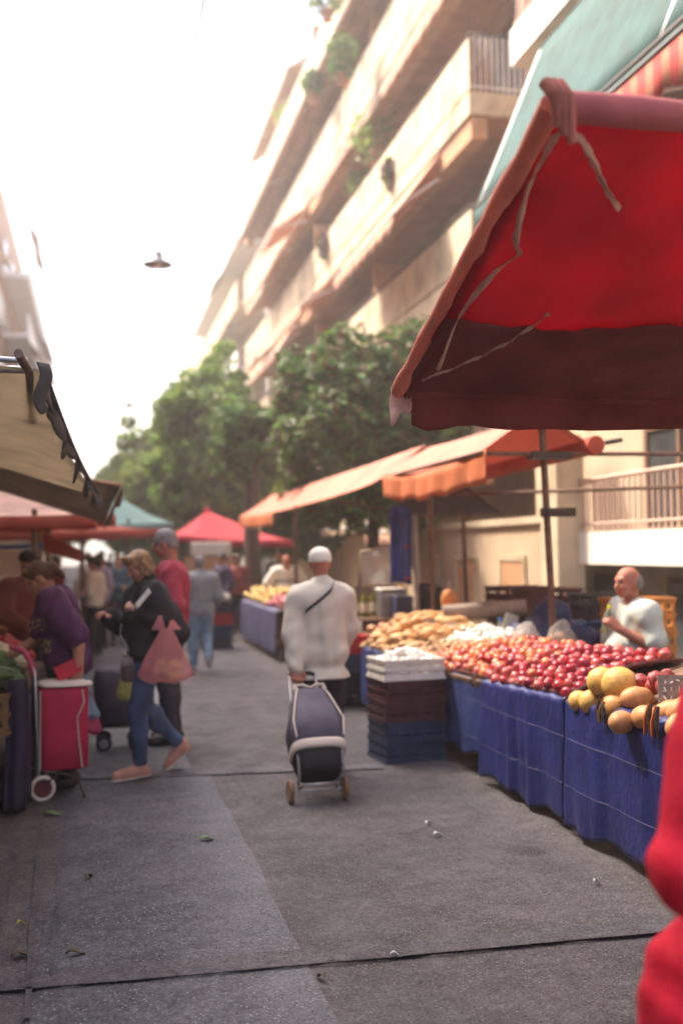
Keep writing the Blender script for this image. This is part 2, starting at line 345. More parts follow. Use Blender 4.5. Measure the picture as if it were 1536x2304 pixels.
def awning(bld, a0, a1, f0, f1, mat, val=.25, scal=.0, sag=.05, arms=True, barm=None, armm=None, n=24):
    """fabric from the wall line a0-a1 to the front bar f0-f1, a scalloped valance below, a bar and folding arms"""
    a0, a1, f0, f1 = Vector(a0), Vector(a1), Vector(f0), Vector(f1); mb = MB()
    mb.sheet(lambda u, v: a0.lerp(a1, u).lerp(f0.lerp(f1, u), v)-V(0,0,sag*math.sin(v*math.pi)*(1+.3*math.sin(u*14))), n, 6, .008)
    fo = mb.build('awning', mat, bld)
    L = (f1-f0).length
    vb = MB(); ns = max(8, int(L*10))
    vb.sheet(lambda u, v: f0.lerp(f1, u)+V(-.012,0,-.02-(val*(1+scal*(abs(math.sin(u*L*5))-.6)))*v), ns, 2, .006)
    vb.build('valance', mat, fo)
    br = MB(); br.tube([f0, f1], .035, 8); br.build('front_bar', barm or WHITE_M, fo)
    if arms:
        for q in (.01, .99) if L < 9 else (.01, .34, .67, .99):
            ar = MB(); w0, f_ = a0.lerp(a1, q), f0.lerp(f1, q)
            e = w0.lerp(f_, .55)+V(-.1, .0, -.25)
            ar.tube([w0+V(0,0,-.5), e, f_], .025, 6); ar.build('folding_arm', armm or WHITE_M, fo)
    return fo
# building nearest on the right
bA = thing('apartment_building', 'cream apartment block with teal awning nearest on the right of the street', 'building', (8, 5, 0))
wl = MB(); wl.box((7.6,-8,.13), (13,15.4,20)); wl.build('wall', CREAM, bA)
wl = MB(); wl.box((6.40,-8,.132), (7.597,14.5,3.19)); wl.build('ground_storey', CREAM, bA)
wl = MB(); wl.box((6.36,-8,.133), (6.397,14.45,1.44)); wl.build('plinth', GREYW, bA)
for zf in (3.6, 6.7):
    balcony(bA, 6.5, 7.6, -6, 12.6, zf, 'bars', .4, m_slab=WHITE_W)
balcony(bA, 6.5, 7.6, -6, 15.4, 9.94, 'bars', .58, m_slab=WHITE_W)
balcony(bA, 6.5, 7.6, -6, 15.4, 13.1, 'bars', .5, m_slab=WHITE_W)
balcony(bA, 6.0, 6.36, -4, 12.55, 1.84, 'bars', .40, h=.66, m_slab=WHITE_W)
for zf in (1.86, 3.62, 6.72, 9.96, 13.12):
    for y in (-1, 3, 7, 10.5): shuttered_door(bA, 7.597 if zf > 2 else 6.397, y, zf+.02, 1.5, 1.2 if zf < 2 else 2.2)
pil = MB(); pil.box((7.35,14.75,.132), (7.597,15.38,9.3)).box((6.33,13.0,1.45), (6.397,13.5,3.18)); pil.build('pilaster', CREAM_W, bA)
for y in (1.2, 4.2, 7.2, 10.2, 12.0):
    fo = MB().box((6.33,y-.55,.30), (6.357,y+.55,1.30)).build('window', IRON, bA); MB().box((6.32,y-.48,.37), (6.328,y+.48,1.23)).build('pane', GLASS_D, fo)
tT = Gz(1213,108,9.25); tF = Gy(1068,470,tT.y); tF2 = Gx(1560,-20,tF.x)
awning(bA, tT, (tT.x,tF2.y,tT.z), tF, (tF.x,tF2.y,tF.z), AWN_TEAL, .30, .35, .04, False, IRON)
teal = [c for c in COL.objects if c.name.startswith('awning')][-1]
for y in (tT.y-.12, tT.y-5.2):
    ar = MB(); d0 = V(tT.x,y,tT.z-.05); d1 = V(tF.x+.02,y,tF.z+.05); ar.tube([d0-V(.02,0,.06), d1-V(0,0,.08)], .038, 8)
    ar.tube([d1-V(0,0,.08), d1+V(.45,-.25,-.42), d1+V(1.5,-.6,-.35)], .032, 8); ar.build('folding_arm', WHITE_M, teal)
# striped awning of the floor below
m = bpy.data.materials.new('awning_stripes'); m.use_nodes = True; n_ = m.node_tree.nodes; l_ = m.node_tree.links
wv = n_.new('ShaderNodeTexWave'); wv.bands_direction = 'Y'; wv.inputs['Scale'].default_value = 1.1; tcx = n_.new('ShaderNodeTexCoord'); l_.new(tcx.outputs['Object'], wv.inputs[0])
rp = n_.new('ShaderNodeValToRGB'); rp.color_ramp.interpolation = 'CONSTANT'; rp.color_ramp.elements[0].color = (.36,.02,.015,1); rp.color_ramp.elements[1].position = .55; rp.color_ramp.elements[1].color = (.34,.12,.06,1)
l_.new(wv.outputs[0], rp.inputs[0]); l_.new(rp.outputs[0], n_['Principled BSDF'].inputs['Base Color']); n_['Principled BSDF'].inputs['Roughness'].default_value = .85
sF = Gx(1352,232,5.0); sF2 = Gx(1560,40,5.0)
awning(bA, (7.3,sF.y,sF.z+1.1), (7.3,sF2.y-2,sF.z+1.1), sF, (5.0,sF2.y-2,sF.z), m, .42, .35, .04, True, IRON)
# second building on the right, with the run of long balconies
bB = thing('apartment_building', 'tan apartment block of long cream balconies behind the dark street trees', 'building', (8.2, 31, 0))
wl = MB(); wl.box((8.0,15.46,.13), (14,46,17.2)); wl.build('wall', BEIGE, bB)
for i, zf in enumerate((3.6, 6.7, 9.8, 12.95, 16.1)):
    bo = balcony(bB, 6.5, 8.0, 17.3, 46, zf, 'solid', .40, 1.08, m_par=CREAM_W)
    for y in (19, 22.5, 26, 29.5, 33, 36.5, 40, 43.5): shuttered_door(bB, 7.997, y, zf+.02, 1.6, 2.2)
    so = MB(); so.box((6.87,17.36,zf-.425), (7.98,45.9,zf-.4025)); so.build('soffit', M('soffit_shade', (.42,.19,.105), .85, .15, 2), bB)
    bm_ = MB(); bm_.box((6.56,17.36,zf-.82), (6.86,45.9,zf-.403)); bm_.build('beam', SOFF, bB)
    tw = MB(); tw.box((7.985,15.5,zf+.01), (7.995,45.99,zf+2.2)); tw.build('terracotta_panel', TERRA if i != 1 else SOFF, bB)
    for yy in (24.3, 31.2, 38.1):
        dv = MB(); dv.box((6.62,yy,zf+.002), (7.98,yy+.1,zf+1.9)); dv.build('divider', SOFF, bB)
awning(bB, (6.62,20,15.66), (6.62,45.5,15.66), (6.0,20,14.95), (6.0,45.5,14.95), AWN_TAN, .12, .2, .02, True)
rdA = random.Random(21); PEACH = M('awning_peach', (.66,.39,.27), .85, .10, 2, trans=.3)
for zf, y0, y1 in ((3.6,18.2,44),(6.7,18.6,44.5),(9.8,19.0,45),(12.95,17.6,45)):
    y = y0
    while y < y1-2.5:
        L_ = rdA.uniform(3.0,5.2); k = rdA.random(); zb = zf-.46
        pr, dr = (rdA.uniform(.05,.25), rdA.uniform(.25,.6)) if k < .28 else (rdA.uniform(.5,1.15), rdA.uniform(.8,1.5))
        if zf == 9.8 and y < 22: pr, dr, L_ = .95, 1.25, 5.0
        if zf == 12.95 and y < 27: pr, dr = .12, .30
        awning(bB, (6.52,y,zb), (6.52,min(y+L_,y1),zb), (6.52-pr,y,zb-dr), (6.52-pr,min(y+L_,y1),zb-dr), rdA.choice([CURT,PEACH,AWN_TAN,AWN_BR,PEACH]), rdA.uniform(.15,.28), .5, .04, pr > .4, n=12)
        y += L_+rdA.choice([.06,.1,1.6])
    for y in (y0+3.2, y0+11.5, y0+19):
        a_ = MB(); a_.box((7.60,y,zf+.25), (7.97,y+.85,zf+.85), .03); ao = a_.build('air_conditioner', PALE, bB)
        g_ = MB(); g_.tube([V(7.595,y+.3+.2*math.cos(t),zf+.55+.2*math.sin(t)) for t in np.linspace(0,2*math.pi,16,endpoint=False)], .012, 5, closed=True); g_.build('fan_ring', IRON, ao)
rf = MB(); rf.box((7.6,15.5,17.2), (14,46,17.5)); rf.build('roof', PALE, bB)
ph = MB(); ph.box((8.4,34,17.503), (13,46,20.2)); ph.build('penthouse', PALE, bB)
awning(bB, (8.3,36,20.1), (8.3,45.8,20.1), (6.7,36,18.9), (6.7,45.8,18.9), AWN_TAN, .2, .2, .05, True)
ac = MB(); ac.box((7.2,16.1,11.9), (7.9,17.0,13.6), .05); ac.build('flue_box', SOFF, bB)
# far right blocks
def far_block(label, x0, x1, y0, y1, h, mat, aw, seed):
    rd = random.Random(seed); b = thing('apartment_building', label, 'building', ((x0+x1)/2, (y0+y1)/2, 0)); s = 1 if x0 > 0 else -1
    wl = MB(); wl.box((x0,y0,.13), (x1,y1,h)); wl.build('wall', mat, b)
    xe = x0 if s > 0 else x1; nf = int(h/3.1); bal = MB(); sh = MB(); wi = MB()
    for i in range(1, nf):
        z = i*3.1+.4
        bb = MB(); xa, xb = (xe-1.3, xe-.003) if s > 0 else (xe+.003, xe+1.3)
        bb.box((xa,y0+.6,z), (xb,y1-.6,z+.22))
        xp = xa if s > 0 else xb-.08
        bb.box((xp,y0+.6,z+.223), (xp+.08,y1-.6,z+1.2)); bb.build('balcony', PALE if rd.random() < .6 else CREAM_W, b)
        for y in np.arange(y0+2.5, y1-1.5, 4.5):
            xq = xe-.03 if s > 0 else xe+.0
            MB().box((xq,y-.8,z+.23), (xq+.03,y+.8,z+2.4)).build('window', GLASS_D if rd.random() < .6 else SHUT, b)
            if rd.random() < .7:
                d = rd.uniform(.6,1.3); zt = z+3.0; a = MB(); xa2 = xe-1.2*s
                a.sheet(lambda u, v: (xa2-s*.6*v, y-2+4*u, zt-d*v), 6, 3, .02); a.build('awning', rd.choice(aw), b)
    par = MB(); par.box((x0+.2,y0+.2,h), (x1-.2,y1-.2,h+.9)); par.build('roof', PALE, b); return b
GREYB = M('awning_greyblue', (.25,.28,.30), .85, .1, 2, trans=.2)
far_block('pale many storeyed block past the long balconies on the right', 7.6, 14, 46.5, 70, 21.5, PALE, [CURT, GREYB, AWN_TAN], 3)
far_block('low hazy block on the right where the street ends', 7.2, 14, 71, 100, 16.5, CREAM, [GREYB, CURT], 4)
far_block('farthest pale block closing the right side of the street', 6.5, 14, 101, 140, 13, PALE, [GREYB, CURT], 5)
# left side
far_block('cream block with tan awnings on the near left of the street', -14, -5.6, -12, 54, 16.2, CREAM, [AWN_TAN, CURT], 6)
far_block('cream block with sloping tan awnings on the left of the street', -14, -4.6, 55, 92, 20.5, M('render_apricot', (.42,.27,.17), .85, .15, .6), [AWN_TAN, CURT, AWN_TAN], 8)
far_block('pale block at the far left end of the street', -14, -4.4, 93, 140, 15, CREAM, [GREYB, AWN_TAN], 9)
# low garden wall of the right pavement
gw = thing('garden_wall', 'low beige garden wall with blind window recesses behind the stalls', 'wall', (6, 17, 0))
g = MB(); g.box((5.8,12.93,.13), (6.05,22,1.98)); g.build('wall', BEIGE, gw)
g = MB(); g.box((5.74,12.85,1.982), (6.11,22.05,2.08)); g.build('coping', CREAM_W, gw)
for y in (14.0, 15.9, 17.8, 19.7):
    fr = MB(); fr.box((5.77,y-.5,.75), (5.797,y-.42,1.55)).box((5.77,y+.42,.75), (5.797,y+.5,1.55)).box((5.77,y-.42,1.47), (5.797,y+.42,1.55)); fo = fr.build('recess_frame', CREAM_W, gw)
    MB().box((5.785,y-.42,.75), (5.797,y+.42,1.468)).build('shutter', SOFF, fo)
gp = MB(); gp.box((5.72,12.3,.13), (6.1,12.85,2.9), .02); gp.box((5.66,12.24,2.9), (6.16,12.91,3.0)); gp.build('gate_pier', CREAM_W, gw)
# ---------------------------------------------------------------- overhead wire and lamps
wire = MB(); pts = [V(1.15,-4,7.75)]
for i in range(40): y = -4+i*1.9; pts.append(V(1.15+.004*i, y+.95, 7.72+.12*math.cos((y-19)/17*math.pi)))
wire.tube(pts, .018, 5); tag(wire.build('overhead_cable', IRON), 'thin dark cable strung high along the middle of the street', 'cable')
LAMPM = M('lamp_grey', (.20,.20,.22), .5, .1, 10, metal=.3)
def street_lamp(px, py, Y, label):
    c = Gy(px, py, Y); t = thing('street_lamp', label, 'street lamp', c, 'lamps hung over the street')
    s_ = MB(); s_.lathe([(.06,.20),(.09,.18),(.10,.07),(.13,.05),(.27,-.03),(.28,-.06),(.25,-.06)][::-1], c, 20); s_.build('lamp_shade', LAMPM, t)
    b = MB(); b.ball(c+V(0,0,-.06), .08); b.build('bulb_cover', WHITE_W, t)
    h = MB(); h.tube([c+V(0,0,.19), c+V(0,0,.36), c+V(0,0,7.62-c.z if 7.62-c.z > .4 else .5)], .01, 5); h.build('hanger', IRON, t)
street_lamp(355, 590, 19.5, 'grey bell shaped street lamp hanging from the cable nearest the camera')
street_lamp(290, 912, 40, 'small hazy street lamp hanging far down the street')
# ---------------------------------------------------------------- trees
def leaf_mesh(name, centers, normals, size, mats, parent, aspect=1.9, seed=1):
    g = np.random.default_rng(seed); n = len(centers)
    a = g.normal(size=(n,3)); a /= np.linalg.norm(a, axis=1)[:,None]
    nn = normals+g.normal(size=(n,3))*.7; nn /= np.linalg.norm(nn, axis=1)[:,None]
    u = np.cross(a, nn); u /= np.linalg.norm(u, axis=1)[:,None]; v_ = np.cross(nn, u)
    s = size*g.uniform(.6,1.35,(n,1)); up = u*s*aspect*.5; vp = v_*s*.5
    bend = nn*s*.18
    P = np.stack([centers-up, centers-vp*.9+bend, centers+up*1.05, centers+vp*.9+bend], 1).reshape(-1,3)
    q = parent; base = V(0,0,0)
    while q is not None: base = base+q.location; q = q.parent
    P = P-np.array(base)
    me = bpy.data.meshes.new(name); fi = np.arange(n*4).reshape(n,4)
    me.from_pydata(P.tolist(), [], fi.tolist())
    for m_ in mats: me.materials.append(m_)
    me.polygons.foreach_set('material_index', g.integers(0, len(mats), n).tolist()); me.update()
    o = bpy.data.objects.new(name, me); COL.objects.link(o); o.parent = parent; return o
LF = [M('leaf_dark', (.065,.135,.035), .5, .3, 3, trans=.4), M('leaf_mid', (.125,.23,.05), .5, .3, 3, trans=.45), M('leaf_light', (.24,.34,.06), .5, .3, 3, trans=.5)]
LFB = [M('leaf_dark', (0,0,0)), M('leaf_olive', (.085,.12,.035), .55, .35, 3, trans=.25), M('leaf_rusty', (.13,.075,.035), .6, .3, 3, trans=.25), M('leaf_dark', (0,0,0)), M('leaf_mid', (0,0,0))]
LFY = [M('leaf_light', (0,0,0)), M('leaf_yellow', (.22,.24,.05), .5, .25, 3, trans=.4), M('leaf_mid', (0,0,0))]
BARK = M('bark', (.10,.075,.055), .9, .3, 12, .6, 30)
def tree(label, x, y, zc, rx, ry, rz, seed, mats, nclump=90, per=70, leaf=.10, trunk=.14, lean=0.0, z0=.13):
    g = np.random.default_rng(seed); rd = random.Random(seed)
    t = thing('street_tree', label, 'tree', (x,y,z0), 'trees along the right pavement' if x > 0 else None)
    tr = MB(); zt = zc-rz*.35
    tr.tube([V(x+lean*0,y,z0-.1), V(x+.04,y,z0+.4), V(x-.03+lean*.5,y+.03,(z0+zt)/2), V(x+lean,y,zt), V(x+lean,y,zc+rz*.3)], [trunk*1.35,trunk,trunk*.85,trunk*.7,trunk*.25], 10)
    for k in range(9):
        az = k*2.4+rd.random(); hh = zt-.3+rd.random()*rz*.6; e = V(x+lean+math.cos(az)*rx*.7, y+math.sin(az)*ry*.7, hh+rz*(.25+.5*rd.random()))
        s_ = V(x+lean,y,hh); tr.tube([s_, s_.lerp(e,.5)+V(0,0,.15), e], [trunk*.45,trunk*.28,trunk*.08], 6)
    tr.build('trunk', BARK, t)
    cs = []; ns = []
    for k in range(nclump):
        d = g.normal(size=3); d /= np.linalg.norm(d); rr = g.uniform(.45,1.0)**.6
        lump = 1+.13*math.sin(3*d[0]*2.1+seed)+.11*math.sin(4*d[1]+2*d[2]*3+seed*2)
        c = np.array([x+lean+d[0]*rx*rr*lump, y+d[1]*ry*rr*lump, zc+d[2]*rz*rr*lump])
        cr = g.uniform(.18,.36)*min(rx,rz)**.6
        q = g.normal(size=(per,3)); q /= np.linalg.norm(q, axis=1)[:,None]; q *= g.uniform(.25,1.0,(per,1))**.5*cr*np.array([1,1,.75])
        cs.append(c+q); ns.append(np.tile(d*.6+np.array([0,0,.5]), (per,1)))
    leaf_mesh('crown', np.concatenate(cs), np.concatenate(ns), leaf, mats, t, seed=seed)
    return t
tree('dark rusty leaved tree leaning over the orange awnings, nearest of the row', 4.9, 18.2, 3.75, 1.75, 1.6, 1.75, 11, LFB, 260, 90, .11)
tree('low dark green tree standing under the nearest tan building', 5.2, 29, 3.1, 2.1, 1.9, 1.75, 12, [LF[0],LF[1],LF[1]], 210, 85, .13, .11)
tree('tall mid green tree in the middle of the row, left of the building awnings', 3.2, 28.5, 4.3, 1.5, 1.6, 2.6, 13, [LF[1],LF[1],LF[2]], 240, 85, .12)
tree('broad soft green tree farther up the street above the red canopy', 3.1, 38, 4.1, 2.4, 2.2, 3.1, 14, [LF[1],LF[2],LFY[1]], 260, 80, .15)
tree('yellowish green tree at the far end of the right hand row', 3.0, 50, 3.9, 2.9, 2.4, 3.0, 15, [LF[2],LF[2],LFY[1]], 260, 70, .19)
tree('small sunlit yellow green tree closing the left end of the street', -2.6, 70, 4.6, 2.2, 2.2, 2.6, 16, LFY, 130, 60, .2, z0=.13)
# ---------------------------------------------------------------- balcony plants
POT = M('terracotta_pot', (.32,.14,.08), .8, .2, 8)
FLOW = M('purple_flowers', (.16,.05,.13), .6, .3, 8)
def potplant(label, x, y, z, r, h, seed, mats, hang=0.0):
    g = np.random.default_rng(seed); t = thing('balcony_plant', label, 'plant', (x,y,z), 'plants on the balconies')
    MB().lathe([(.12,0),(.16,.26),(.17,.28),(.15,.28)], (x,y,z), 12).build('flower_pot', POT, t)
    n = 420; q = g.normal(size=(n,3)); q /= np.linalg.norm(q, axis=1)[:,None]; q *= g.uniform(.2,1,(n,1))**.5*np.array([r,r,h*.55])
    q[:,2] += z+.25+h*.45-hang*g.uniform(0,1,n); q[:,0] += x; q[:,1] += y
    leaf_mesh('foliage', q, np.tile(np.array([0,0,1.]), (n,1)), .09, mats, t, seed=seed)
for lab, px, py, Y, r, h, mats, hang in (
    ('bushy green plant spilling over the parapet between the two long cream balconies', 845,300,24.5,.75,1.2,[LF[1],LF[2]],.3),
    ('small green plant farther along the middle long balcony', 815,415,27.0,.5,.8,[LF[1],LF[2]],.1),
    ('purple flowering plant hanging on the middle balcony parapet', 885,370,22.3,.28,.5,[FLOW,FLOW,LF[1]],.5),
    ('second purple flowering plant farther down the middle balcony', 735,540,29.0,.3,.5,[FLOW,LF[0]],.5),
    ('dark green shrub growing on the upper cream balcony', 770,130,23.8,.42,1.1,[LF[0],LF[0],LF[1]],.1),
    ('leafy rooftop plant poking out at the top of the tan block', 735,-5,25.5,.6,.9,[LF[0],LF[1]],.0),
    ('green shrub on the outer edge of the upper tan awning', 705,190,28.0,.35,.8,[LF[0],LF[1]],.0),
    ('pale leafy plant under the penthouse awning', 655,265,37.0,.7,1.0,[LF[2],LFY[1]],.0)):
    p = Gy(px, py, Y); potplant(lab, p.x, p.y, p.z-.25-h*.4, r, h, int(px), mats, hang)
# ---------------------------------------------------------------- organic forms: smooth union of tapered bones, meshed with surface nets
def A3(p): return np.array(p, float)
def cap(a, b, ra, rb=None, flat=None, sq=1.0): return ('c', A3(a), A3(b), ra, ra if rb is None else rb, None if flat is None else A3(flat)/np.linalg.norm(flat), sq)
def ell(c, r, rot=None): return ('e', A3(c), A3(r), None if rot is None else np.array(rot, float))
def neg(p): return ('n', p)
def grow(p, o):
    if p[0] == 'c': return ('c', p[1], p[2], p[3]+o, p[4]+o, p[5], p[6]+(1-p[6])*o/(p[3]+o) if p[5] is not None else 1.0)
    if p[0] == 'e': return ('e', p[1], p[2]+o, p[3])
    return p
def _bounds(p):
    if p[0] == 'c': r = max(p[3],p[4]); return np.minimum(p[1],p[2])-r, np.maximum(p[1],p[2])+r
    r = p[2].max(); return p[1]-r, p[1]+r
def _dist(p, X):
    if p[0] == 'c':
        _, a, b, ra, rb, fl, sq = p; ab = b-a; L = max(ab@ab, 1e-9)
        t = np.clip(((X-a)@ab)/L, 0, 1); q = X-a-t[...,None]*ab
        if fl is not None: q = q+(q@fl)[...,None]*fl*(1/sq-1)
        d = np.sqrt((q*q).sum(-1))-(ra+(rb-ra)*t)
        return d if fl is None else d*(.5+.5*sq)
    q = X-p[1]
    if p[3] is not None: q = q@p[3]
    k0 = np.sqrt(((q/p[2])**2).sum(-1)); k1 = np.sqrt(((q/p[2]**2)**2).sum(-1))
    return k0*(k0-1)/np.maximum(k1, 1e-6)
def sdf_field(prims, vox, k, cuts=(), wr=0.0, ws=1.0):
    lo = np.min([_bounds(p)[0] for p in prims if p[0] != 'n'], 0)-vox*3-k*.5; hi = np.max([_bounds(p)[1] for p in prims if p[0] != 'n'], 0)+vox*3+k*.5
    n = np.ceil((hi-lo)/vox).astype(int)+1; D = np.full(n, .5)
    ax = [lo[i]+vox*np.arange(n[i]) for i in range(3)]
    for p in prims:
        ng = p[0] == 'n'; pp = p[1] if ng else p; a, b = _bounds(pp); kk = min(k, .012) if ng else k; m = kk+vox*3+.02
        s = [slice(max(0, int((a[i]-m-lo[i])/vox)), min(n[i], int((b[i]+m-lo[i])/vox)+2)) for i in range(3)]
        if any(q.stop <= q.start for q in s): continue
        X = np.stack(np.meshgrid(*[ax[i][s[i]] for i in range(3)], indexing='ij'), -1); d = _dist(pp, X); o = D[s[0],s[1],s[2]]
        if ng: d = -d; h = np.maximum(kk-np.abs(o-d), 0)/kk; D[s[0],s[1],s[2]] = np.maximum(o, d)+h*h*kk*.25
        else: h = np.maximum(kk-np.abs(o-d), 0)/kk; D[s[0],s[1],s[2]] = np.minimum(o, d)-h*h*kk*.25
    if wr or cuts:
        X = np.stack(np.meshgrid(*ax, indexing='ij'), -1)
        if wr:
            x, y, z = X[...,0]*ws, X[...,1]*ws, X[...,2]*ws
            D = D+wr*(np.sin(23*z+9*np.sin(7*x+3*z)+6*y)*.6+np.sin(31*x+14*z+5*np.sin(11*y+4*z))*.5+np.sin(47*z-29*x+19*y)*.3)
        for (pt, nn) in cuts:                              # keep the side the normal points away from
            nn = A3(nn)/np.linalg.norm(nn); D = np.maximum(D, (X-A3(pt))@nn)
    return D, lo
def nets(D, lo, vox):
    S = D < 0; c = np.zeros(np.array(D.shape)-1, int)
    for dx in (0,1):
        for dy in (0,1):
            for dz in (0,1): c += S[dx:D.shape[0]-1+dx, dy:D.shape[1]-1+dy, dz:D.shape[2]-1+dz]
    I = np.argwhere((c > 0) & (c < 8)); ids = np.full(c.shape, -1); ids[tuple(I.T)] = np.arange(len(I))
    acc = np.zeros((len(I),3)); cnt = np.zeros(len(I)); cor = [(i,j,k) for i in (0,1) for j in (0,1) for k in (0,1)]
    val = {q: D[I[:,0]+q[0], I[:,1]+q[1], I[:,2]+q[2]] for q in cor}
    for a in cor:
        for d in range(3):
            if a[d]: continue
            b = tuple(a[i]+(i == d) for i in range(3)); va, vb = val[a], val[b]; m = (va < 0) != (vb < 0)
            t = va[m]/(va[m]-vb[m]); q = np.tile(np.array(a, float), (m.sum(),1)); q[:,d] += t; acc[m] += q; cnt[m] += 1
    P = lo+(I+acc/np.maximum(cnt,1)[:,None])*vox; F_ = []
    for d in range(3):
        e1, e2 = [(1,2),(2,0),(0,1)][d]
        s0 = [slice(None)]*3; s1 = [slice(None)]*3; s0[d] = slice(0,-1); s1[d] = slice(1,None)
        E = np.argwhere(S[tuple(s0)] != S[tuple(s1)]); E = E[(E[:,e1] > 0) & (E[:,e2] > 0) & (E[:,e1] < D.shape[e1]-1) & (E[:,e2] < D.shape[e2]-1)]
        o1 = np.zeros(3,int); o1[e1] = 1; o2 = np.zeros(3,int); o2[e2] = 1
        q = np.stack([ids[tuple((E-o1-o2).T)], ids[tuple((E-o2).T)], ids[tuple(E.T)], ids[tuple((E-o1).T)]], 1)
        fl = S[tuple(E.T)]; q[~fl] = q[~fl][:,::-1]; F_.append(q)
    Q = np.concatenate(F_); return P, Q[(Q >= 0).all(1)]
def organic(name, prims, vox, mat, parent=None, k=.03, cuts=(), wr=0.0, ws=1.0, origin=(0,0,0), mats=None, paint=None):
    P, Q = nets(*sdf_field(prims, vox, k, cuts, wr, ws), vox); P = P-np.array(origin)
    me = bpy.data.meshes.new(name); me.from_pydata(P.tolist(), [], Q.tolist()); me.polygons.foreach_set('use_smooth', [True]*len(Q))
    for m_ in (mats or [mat]): me.materials.append(m_)
    if paint is not None:
        C_ = P[Q].mean(1)+np.array(origin); me.polygons.foreach_set('material_index', paint(C_).astype(int).tolist())
    me.update(); o = bpy.data.objects.new(name, me); COL.objects.link(o); o.parent = parent
    if parent is None: o.location = Vector(origin)
    return o
# ---------------------------------------------------------------- people
def unit(v): v = A3(v); return v/np.linalg.norm(v)
def skin(name, c): return M(name, c, .55, .10, 12, trans=.0)
SK_T = skin('skin_tan', (.42,.20,.13)); SK_F = skin('skin_fair', (.52,.28,.19)); SK_R = skin('skin_ruddy', (.44,.17,.11))
EYE = M('eye_dark', (.03,.02,.02), .2, .1)
def hand(wr_, d, n, curl, side, s=1.0):
    """palm, four fingers and a thumb: d wrist->knuckles, n palm normal (the way fingers close), side +-1 picks the thumb side"""
    d = unit(d); n = A3(n); n = unit(n-d*(n@d)); l = np.cross(d, n)*side; w_ = A3(wr_); pr = []
    pr.append(cap(w_, w_+d*.05*s, .026*s, .034*s, n, .55)); pr.append(cap(w_+d*.045*s-l*.012*s, w_+d*.085*s-l*.012*s, .030*s, .028*s, n, .5)); pr.append(cap(w_+d*.045*s+l*.012*s, w_+d*.088*s+l*.012*s, .030*s, .028*s, n, .5))
    for i, L in enumerate((.066,.076,.070,.055)):
        b = w_+d*(.090-.004*abs(i-1.3))*s+l*(1.5-i)*.0205*s; c = curl*(1+.08*i)
        r1 = d*math.cos(c*.55)+n*math.sin(c*.55)+l*(1.5-i)*.05; r2 = d*math.cos(c*1.5)+n*math.sin(c*1.5)
        m_ = b+r1*L*.55*s; pr.append(cap(b, m_, .0105*s, .0092*s)); pr.append(cap(m_, m_+r2*L*.5*s, .0092*s, .0078*s))
    tb = w_+d*.022*s+l*.026*s; t1 = tb+(d*.62+l*.62+n*.35)*.045*s; t2 = t1+(d*.85+l*.1+n*.45)*.036*s
    pr += [cap(tb, t1, .0145*s, .0115*s), cap(t1, t2, .0112*s, .0092*s)]; return pr
